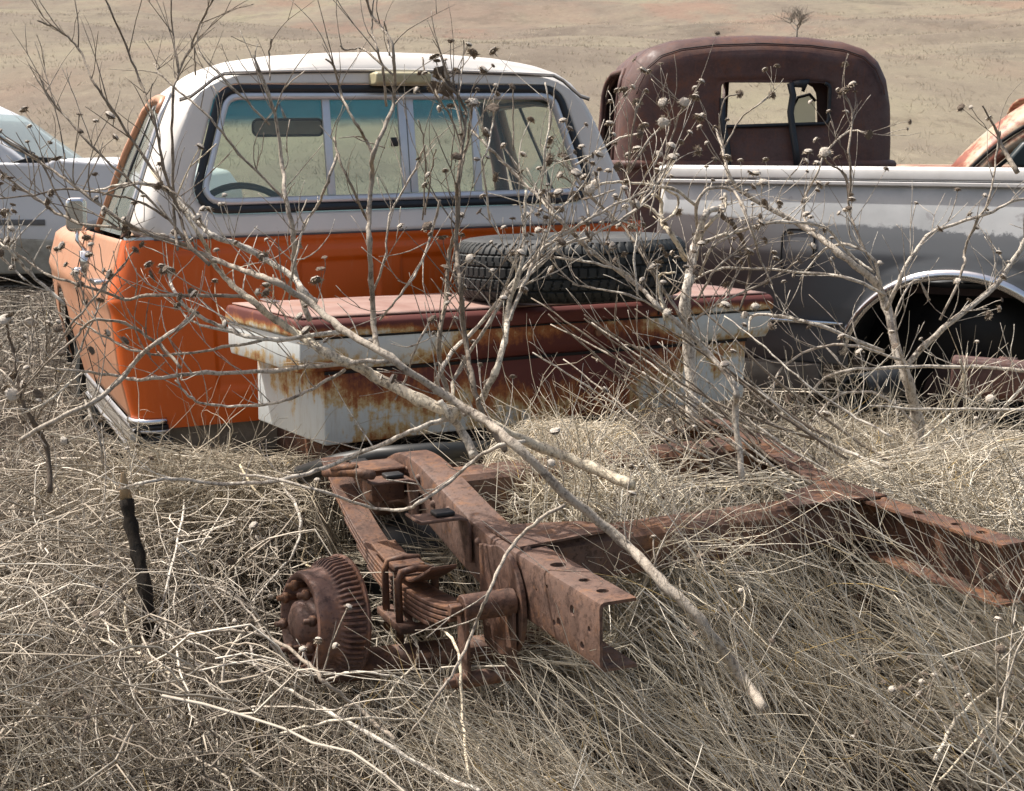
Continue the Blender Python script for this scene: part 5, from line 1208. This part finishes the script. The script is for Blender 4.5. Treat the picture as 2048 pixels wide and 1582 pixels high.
MID = [
 ([(1010, 900), (985, 862), (962, 820), (944, 759), (932, 684), (923, 608), (920, 562), (914, 502), (915, 400), (915, 364), (928, 273), (928, 212), (891, 167), (880, 146)], 15, 5, 2.78, 3.1, .25, 8, .015),
 ([(895, 785), (882, 740), (880, 671), (893, 587), (899, 502), (917, 441), (920, 350), (936, 280), (945, 205)], 12, 5, 2.95, 3.1, .32, 6, .014),
 ([(962, 802), (990, 744), (1008, 684), (1017, 614), (1035, 556), (1044, 520), (1050, 441), (1052, 380)], 17, 6, 2.82, 3.05, .9, 3, 0),
 ([(870, 770), (886, 735), (908, 699), (947, 662), (1008, 593), (1053, 556), (1114, 496), (1190, 468), (1266, 423), (1320, 359), (1345, 315)], 11, 4, 2.9, 3.2, .7, 7, .012),
 ([(1020, 640), (1053, 556), (1090, 495), (1160, 450), (1230, 410), (1300, 380)], 9, 5, 2.95, 3.2, .6, 4, 0),
 ([(930, 830), (905, 780), (930, 720), (980, 640), (1030, 560), (1080, 500), (1110, 430), (1150, 390)], 10, 5, 2.85, 3.15, .55, 5, .011),
 ([(928, 273), (905, 190), (893, 178)], 5, 4, 3.1, 3.1, .5, 1, .018),
 ([(925, 300), (905, 240), (880, 200), (868, 175)], 4, 4, 3.1, 3.1, .4, 1, .014),
 ([(980, 440), (965, 330), (975, 300), (985, 250), (986, 215)], 5, 4, 3.1, 3.12, .75, 1, .012),
 ([(1080, 420), (1090, 300), (1100, 235), (1090, 165)], 5, 4, 3.15, 3.15, .7, 1, .010),
 ([(1100, 260), (1112, 165)], 4, 3, 3.15, 3.15, .6, 0, .008),
 ([(1027, 300), (1026, 220), (1027, 170)], 4, 3, 3.1, 3.1, .3, 0, .012),
 ([(880, 400), (862, 470), (835, 540), (800, 590), (760, 640)], 6, 5, 3.0, 2.9, .6, 2, 0),
 ([(850, 430), (865, 330), (872, 298)], 4, 3, 3.05, 3.05, .4, 1, .007),
 ([(845, 440), (850, 300), (836, 240)], 4, 3, 3.05, 3.05, .4, 1, .011),
 ([(740, 600), (770, 520), (780, 430), (830, 340), (850, 290)], 6, 4, 2.95, 3.05, .55, 3, .009),
 ([(860, 640), (830, 700), (810, 760), (790, 800)], 6, 4, 2.9, 2.9, .5, 1, 0),
 ([(893, 160), (880, 110), (860, 115)], 4, 4, 3.1, 3.1, .4, 0, .017),
 ([(918, 200), (926, 120), (927, 80)], 3, 3, 3.12, 3.15, .6, 0, .012),
 ([(850, 150), (845, 115)], 4, 4, 3.1, 3.1, .3, 0, .020),
]
sunflower('dead_sunflower', 'upright dead sunflower with dark thin stems before the cab window, right of its middle', 'dead plant', (1010, 900, 2.78), MID, 1.8, hmax=98)
CEN = [
 ([(1485, 965), (1471, 825), (1474, 790), (1461, 760), (1416, 705), (1348, 640), (1311, 608), (1272, 568), (1190, 508), (1114, 435), (1078, 395), (1025, 343), (979, 297), (943, 261)], 15, 5, 2.95, 3.3, .62, 12, 0),
 ([(1400, 690), (1340, 600), (1300, 540), (1260, 470), (1190, 400), (1120, 350)], 9, 4, 3.2, 3.35, .4, 6, .011),
 ([(1272, 568), (1240, 540), (1150, 520), (1078, 513)], 7, 5, 3.2, 3.2, .75, 3, 0),
 ([(1330, 625), (1260, 590), (1180, 575), (1145, 568)], 6, 4, 3.15, 3.15, .7, 2, 0),
 ([(1275, 590), (1268, 520), (1272, 460), (1240, 440)], 6, 4, 3.15, 3.15, .8, 2, 0),
 ([(1330, 640), (1318, 580), (1320, 550), (1350, 545)], 8, 5, 3.15, 3.15, .95, 0, 0),
 ([(1180, 470), (1170, 390), (1130, 330), (1100, 320)], 5, 4, 3.2, 3.25, .6, 3, .016),
 ([(1230, 380), (1185, 395), (1180, 378)], 4, 4, 3.25, 3.25, .6, 1, .013),
 ([(1210, 490), (1250, 360), (1290, 290), (1325, 250), (1327, 245)], 5, 4, 3.3, 3.3, .5, 2, .014),
 ([(1250, 380), (1270, 230), (1275, 205)], 4, 4, 3.3, 3.3, .35, 1, .011),
 ([(1150, 330), (1200, 300), (1240, 275), (1280, 268)], 5, 4, 3.3, 3.3, .75, 1, .010),
 ([(1300, 430), (1320, 350), (1355, 240), (1368, 205)], 4, 4, 3.35, 3.35, .45, 2, .013),
 ([(1310, 330), (1340, 250), (1326, 205)], 4, 3, 3.35, 3.35, .5, 1, .013),
]
sunflower('dead_sunflower', 'dead sunflower arching from the straw up over the tyre on the toolbox', 'dead plant', (1485, 965, 2.95), CEN, 1.9, hmax=98)
SHR = [
 ([(1385, 860), (1378, 700), (1371, 612), (1379, 553), (1390, 495), (1398, 468), (1414, 425), (1445, 413), (1451, 386)], 30, 9, 3.55, 3.7, .80, 4, 0),
 ([(1390, 520), (1402, 470), (1425, 440), (1450, 420), (1452, 396)], 12, 4, 3.66, 3.68, .93, 0, 0),
 ([(1398, 483), (1394, 409), (1418, 378), (1460, 378), (1484, 409), (1503, 456), (1519, 514), (1545, 570)], 9, 4, 3.65, 3.6, .55, 3, 0),
 ([(1372, 520), (1343, 468), (1324, 444), (1322, 401), (1305, 390)], 13, 7, 3.65, 3.68, .95, 2, 0),
 ([(1394, 413), (1343, 378), (1250, 364), (1190, 368)], 8, 5, 3.65, 3.5, .92, 2, .013),
 ([(1324, 444), (1350, 425), (1356, 395), (1330, 378)], 7, 5, 3.65, 3.66, .92, 0, 0),
 ([(1330, 440), (1290, 410), (1240, 400)], 7, 4, 3.66, 3.6, .9, 1, 0),
 ([(1406, 483), (1484, 460), (1562, 444), (1648, 456), (1698, 507), (1749, 545)], 8, 6, 3.65, 3.7, .75, 4, 0),
 ([(1400, 550), (1420, 500), (1460, 470), (1500, 440)], 7, 4, 3.62, 3.62, .65, 5, 0),
 ([(1395, 600), (1430, 540), (1480, 500), (1530, 480)], 6, 4, 3.6, 3.62, .5, 6, .01),
 ([(1390, 640), (1450, 600), (1540, 560), (1600, 520)], 6, 4, 3.58, 3.62, .45, 6, .01),
 ([(1440, 425), (1480, 470), (1500, 540), (1480, 620)], 12, 5, 3.7, 3.72, .12, 4, 0),
 ([(1385, 800), (1340, 740), (1290, 700), (1250, 690)], 7, 4, 3.55, 3.5, .6, 4, 0),
]
sunflower('dead_shrub', 'pale peeling shrub stem with shredded bark beside the right edge of the tyre', 'dead plant', (1385, 860, 3.55), SHR, 1.2, hmax=60)
RGT = [
 ([(1850, 1000), (1835, 846), (1815, 760), (1796, 709), (1772, 612), (1749, 565), (1679, 507), (1601, 448), (1503, 397), (1460, 355), (1445, 300), (1430, 255)], 28, 4, 3.55, 3.9, .62, 8, .008),
 ([(1811, 735), (1850, 690), (1912, 635), (1990, 573), (2048, 483), (2080, 420)], 15, 9, 3.6, 3.7, .68, 9, 0),
 ([(1772, 620), (1803, 553), (1835, 495), (1874, 460), (1971, 429), (2029, 401), (2080, 395)], 10, 5, 3.62, 3.75, .66, 6, .01),
 ([(1768, 703), (1640, 651), (1562, 633), (1507, 631), (1499, 666)], 9, 5, 3.65, 3.75, .7, 4, 0),
 ([(1880, 640), (1928, 534), (1928, 503), (1951, 448), (1979, 397), (1994, 300), (2000, 262)], 7, 4, 3.7, 3.75, .5, 3, 0),
 ([(2035, 345), (2005, 295), (1992, 262), (1965, 211)], 12, 3, 3.75, 3.75, .4, 1, 0),
 ([(2060, 742), (1951, 733), (1796, 735), (1698, 740), (1640, 764), (1590, 830)], 9, 5, 3.5, 3.55, .72, 5, 0),
 ([(2060, 820), (1858, 818), (1740, 812)], 8, 5, 3.4, 3.45, .75, 3, 0),
 ([(1765, 600), (1749, 522), (1698, 490), (1648, 500), (1600, 560)], 8, 4, 3.65, 3.8, .7, 5, 0),
 ([(1770, 590), (1700, 557), (1640, 549), (1484, 536), (1406, 549), (1350, 600)], 8, 4, 3.65, 3.75, .72, 5, 0),
 ([(1749, 540), (1722, 483), (1698, 417), (1702, 362), (1698, 300), (1705, 230), (1688, 183)], 6, 4, 3.75, 3.85, .4, 4, .017),
 ([(1630, 460), (1612, 448), (1609, 397), (1632, 351), (1655, 300), (1700, 262), (1738, 270)], 6, 4, 3.8, 3.85, .6, 4, .012),
 ([(1700, 400), (1690, 350), (1655, 325), (1650, 305)], 5, 4, 3.85, 3.85, .35, 1, .017),
 ([(1440, 310), (1480, 240), (1510, 215), (1545, 190)], 4, 3, 3.9, 3.9, .5, 1, .011),
 ([(1445, 320), (1438, 250), (1450, 200), (1480, 188)], 4, 3, 3.9, 3.9, .4, 0, .011),
 ([(1820, 780), (1790, 640), (1830, 560), (1860, 600)], 6, 4, 3.55, 3.6, .55, 4, .009),
 ([(1800, 720), (1700, 690), (1620, 700), (1560, 740), (1540, 800)], 7, 4, 3.55, 3.5, .6, 6, 0),
 ([(1835, 850), (1760, 790), (1680, 790), (1620, 850), (1600, 930)], 7, 4, 3.5, 3.4, .6, 5, 0),
 ([(1840, 880), (1900, 830), (1930, 770), (1920, 720)], 7, 5, 3.5, 3.5, .9, 3, 0),
 ([(1842, 900), (1960, 860), (2020, 800), (2060, 760)], 7, 5, 3.5, 3.5, .8, 4, 0),
]
sunflower('dead_sunflower', 'tall dead sunflower standing in front of the grey pickup bed and its wheel arch', 'dead plant', (1850, 1000, 3.55), RGT, 1.35, hmax=95)
# dark straight stalks leaning left across the right half of the toolbox
LEAN_ST = []
rl = random.Random(3)
for i in range(24):
    x0, y0 = rl.uniform(1430, 1800), rl.uniform(870, 1020); ln = rl.uniform(250, 480); sl = rl.uniform(.50, .85)
    x1, y1 = x0 - ln, y0 - ln * sl; mx, my = (x0 + x1) / 2 + rl.uniform(-15, 15), (y0 + y1) / 2 + rl.uniform(-8, 28)
    LEAN_ST.append(([(x0, y0), ((x0 + mx) / 2, (y0 + my) / 2 + 6), (mx, my), ((x1 + mx) / 2, (y1 + my) / 2 - 4), (x1, y1)], rl.uniform(6, 9), 3, rl.uniform(3.15, 3.4), rl.uniform(3.3, 3.5), rl.choice([.15, .25, .3, .6, .75]), 2, 0))
sunflower('dead_shrub', 'sheaf of thin dark stalks leaning left across the right half of the toolbox', 'dead plant', (1620, 960, 3.3), LEAN_ST, .8, hmax=12)
LFT = [
 ([(100, 985), (92, 893), (68, 845), (41, 790), (25, 700), (10, 640)], 13, 5, 2.95, 3.0, .08, 2, -.016),
 ([(41, 790), (90, 720), (150, 640), (220, 560), (270, 500)], 6, 4, 2.98, 3.05, .4, 5, .01),
 ([(68, 845), (110, 780), (160, 700), (200, 600)], 6, 4, 2.97, 3.05, .5, 5, .009),
 ([(60, 830), (20, 760), (-10, 730)], 6, 4, 2.97, 3.0, .5, 3, -.013),
 ([(45, 800), (62, 700), (64, 645)], 5, 4, 2.97, 3.0, .45, 2, -.016),
 ([(92, 893), (60, 850), (28, 800), (24, 790)], 4, 4, 2.95, 2.97, .5, 2, -.016),
 ([(50, 560), (10, 520), (0, 505)], 5, 4, 3.1, 3.1, .7, 2, .01),
 ([(130, 610), (60, 545), (20, 500), (-10, 480)], 8, 5, 3.1, 3.15, .85, 4, .012),
 ([(145, 760), (100, 800), (40, 830)], 7, 5, 2.95, 2.95, .9, 1, 0),
 ([(170, 800), (200, 880), (205, 940)], 6, 4, 3.0, 2.95, .6, 1, 0),
]
sunflower('dead_sunflower', 'thin blackened stalk with round white seed heads at the left edge', 'dead plant', (100, 985, 2.95), LFT, 1.2, hmax=60)
# -- long bleached branches lying on the straw
def lying(label, brs, tw=.6): 
    z = .47; out = []
    for pts, w0, w1, tint, nt in brs:
        d0 = float(atz(*pts[0], z)[1]); d1 = float(atz(*pts[-1], z)[1]); out.append((pts, w0, w1, min(3.6, max(2.0, d0)), min(3.6, max(2.0, d1)), tint, nt, 0))
    p = out[0]; return sunflower('dead_branch', label, 'dead branch', (*p[0][0], p[3]), out, tw, hmax=20)
lying('long smooth grey branch rising left to right in the left foreground straw', [([(-5, 1126), (103, 1084), (205, 1040), (300, 1000)], 10, 7, .6, 2), ([(145, 1110), (190, 1060), (215, 1045)], 6, 4, .7, 0)])
lying('pale bleached branch with a broken thick end in the lower left straw', [([(358, 1360), (291, 1314), (240, 1293), (137, 1259), (27, 1228)], 12, 5, .93, 4), ([(270, 1298), (252, 1262), (250, 1210), (262, 1180), (285, 1166)], 6, 5, .95, 0), ([(262, 1290), (250, 1211), (267, 1098)], 5, 5, .7, 1), ([(300, 1300), (342, 1143), (363, 1040), (368, 1000)], 6, 5, .85, 2)])
lying('brown curved branch running below the finned hub', [([(790, 1480), (720, 1420), (651, 1365), (616, 1328), (548, 1280), (480, 1262), (377, 1269), (274, 1299), (180, 1318)], 12, 4, .38, 6), ([(538, 1278), (480, 1203), (411, 1170), (332, 1177)], 6, 4, .6, 3), ([(650, 1362), (700, 1345), (780, 1352), (850, 1372), (960, 1370)], 6, 4, .85, 2)])
lying('light grey straight branch in the foreground between hub and photo bottom', [([(960, 1582), (860, 1540), (745, 1472), (651, 1420), (582, 1382), (514, 1336), (500, 1290)], 13, 6, .8, 4), ([(560, 1468), (640, 1448), (720, 1436), (840, 1440)], 8, 6, .9, 1)])
lying('white forked twig bending down in front of the leaf spring', [([(940, 1560), (925, 1440), (920, 1328), (903, 1277), (870, 1248), (830, 1240), (812, 1238)], 8, 6, .95, 1), ([(832, 1330), (835, 1290), (815, 1250), (812, 1235)], 6, 5, .95, 1), ([(775, 1400), (790, 1370), (832, 1330)], 6, 5, .9, 0)], 1.0)
lying('thin grey twigs looping over the tangle above the hub', [([(300, 1122), (411, 1122), (520, 1140), (560, 1110)], 6, 5, .75, 2), ([(285, 1082), (330, 1072), (428, 1060), (530, 1055), (575, 1080)], 5, 4, .5, 3), ([(560, 960), (600, 1030), (590, 1100), (550, 1150), (500, 1210)], 8, 5, .8, 2), ([(480, 930), (520, 990), (610, 1060), (604, 1120), (625, 1135)], 6, 5, 1.0, 1)], 1.2)
lying('bleached arched branches in the right foreground, behind the straw fans', [([(1870, 1520), (1900, 1460), (1940, 1410), (1990, 1370), (2040, 1290)], 10, 7, .9, 2), ([(1880, 1560), (1950, 1480), (1985, 1440)], 7, 5, .95, 1), ([(1630, 1122), (1700, 1143), (1770, 1170), (1880, 1190), (1960, 1200)], 7, 6, .75, 2)])
# -- charred stake
st = thing('burnt_stake', 'charred black wooden stake with a pale splintered tip, left of the hub', 'wooden stake', Matrix.Translation(at(290, 1190, 2.95)))
o3 = np.array(st.matrix_world.translation)
pts = [at(x, y, d) - o3 for x, y, d in [(305, 1275, 2.9), (291, 1180, 2.93), (276, 1110, 2.97), (262, 1050, 3.0), (253, 1000, 3.02)]]
cm = Mat('charred_wood', .85, 0, .2); n = cm.noise(14, 6, .7, (3, 3, .7)); cm.color(cm.ramp(n, [(.35, (.008, .007, .006)), (.6, (.035, .027, .02)), (.8, (.12, .07, .035))])).bump(n, .8, .006)
ob = MB().tube(catmull(pts, 3), [.015 + .003 * math.sin(i * 2.3) for i in range(13)], 8).build('charred_post', cm.m, st)
MB().tube([at(x, y, 3.02) - o3 for x, y in [(253, 1000), (248, 972), (246, 945)]], [.014, .011, .004], 6).build('splintered_tip', simple('raw_wood', (.36, .26, .15), .8, 0, .3, 40), st)
# -- small weed stalks with seed heads, copied about
def small_weed(seed):
    rg = random.Random(seed); t = thing('weed_stalk', 'small dry weed stalk with round seed heads standing in the straw', 'weed', Matrix.Identity(4), 'small seed-head weeds in the straw')
    mb = MB(); tips = []
    def br(p, d, L, r, lev):
        q = [Vector(p)]; d = Vector(d)
        for i in range(5): d = (d + Vector((rg.uniform(-.2, .2), rg.uniform(-.2, .2), rg.uniform(-.08, .14)))).normalized(); q.append(q[-1] + d * L / 5)
        mb.tube(q, [r * (1 - .1 * i) for i in range(6)], 5)
        if lev < 2:
            for k in range(4 if lev == 0 else 2):
                i = rg.randint(2, 5); a = rg.uniform(0, 6.28); br(q[i], (d + Vector((math.cos(a), math.sin(a), .5)) * .9).normalized(), L * rg.uniform(.4, .6), r * .65, lev + 1)
        if lev > 0: tips.append((q[-1], d))
    br((0, 0, -.02), (rg.uniform(-.3, 0), rg.uniform(-.2, .2), 1), .34, .003, 0)
    o = mb.build('stalk', STEM, t); a = o.data.attributes.new('tint', 'FLOAT', 'POINT'); a.data.foreach_set('value', np.full(len(o.data.vertices), rg.uniform(.35, .8), np.float32))
    for p, d in tips: head(t, p, d, rg.uniform(.004, .007), rg.choice([1, 3, 4, 2]))
    return t
protos = [small_weed(s) for s in (1, 2, 3, 4)]; spots = []
rg = random.Random(77)
while len(spots) < 30:
    y = 2.3 + 5.2 * rg.random() ** 1.3; x = rg.uniform(-1, 1) * .40 * y
    if -.65 < x < .55 and 2.2 < y < 4.2: continue
    if abs(x + .3 - (y - 4.6) * -.45) < 1.1 and y > 4.2 and x < .6: continue
    if hollow(x, y): continue
    spots.append((x, y))
for i, (x, y) in enumerate(spots):
    p = protos[i % 4]
    if i >= 4:
        q = p.copy(); COL.objects.link(q)
        for ch in list(p.children):
            c = ch.copy(); COL.objects.link(c); c.parent = q
        p = q
    p.matrix_world = Matrix.Translation((x, y, float(ground_h(x, y)))) @ Matrix.Rotation(rg.uniform(0, 6.28), 4, 'Z') @ Matrix.Diagonal((*(rg.uniform(.7, 1.25),) * 3, 1))

# each weed's label: where it stands, then its place among its neighbours
def zone(x, y):
    if y < 2.75: return 'in the near straw at the lower left' if x < 0 else 'in the near straw at the lower right'
    if y < 4.2: return 'in the tangle left of the hub' if x < 0 else 'in the straw beside the right chassis rail'
    return 'in the weeds left of the orange cab' if x < 0 else 'in the weeds below the grey pickup bed'
ORD = ['leftmost', 'second from the left', 'third from the left', 'fourth from the left', 'fifth from the left', 'sixth from the left', 'seventh from the left', 'eighth from the left', 'ninth from the left', 'tenth from the left', 'eleventh from the left', 'twelfth from the left', 'thirteenth from the left', 'fourteenth from the left', 'fifteenth from the left', 'sixteenth from the left']
ws_ = [o for o in bpy.data.objects if o.name.startswith('weed_stalk')]
zs = {}
for o in ws_: zs.setdefault(zone(o.matrix_world.translation.x, o.matrix_world.translation.y), []).append(o)
for z, L in zs.items():
    L.sort(key=lambda o: o.matrix_world.translation.x / o.matrix_world.translation.y)
    for k, o in enumerate(L): o['label'] = 'small seed-head weed ' + z + ', ' + ORD[min(k, 15)]
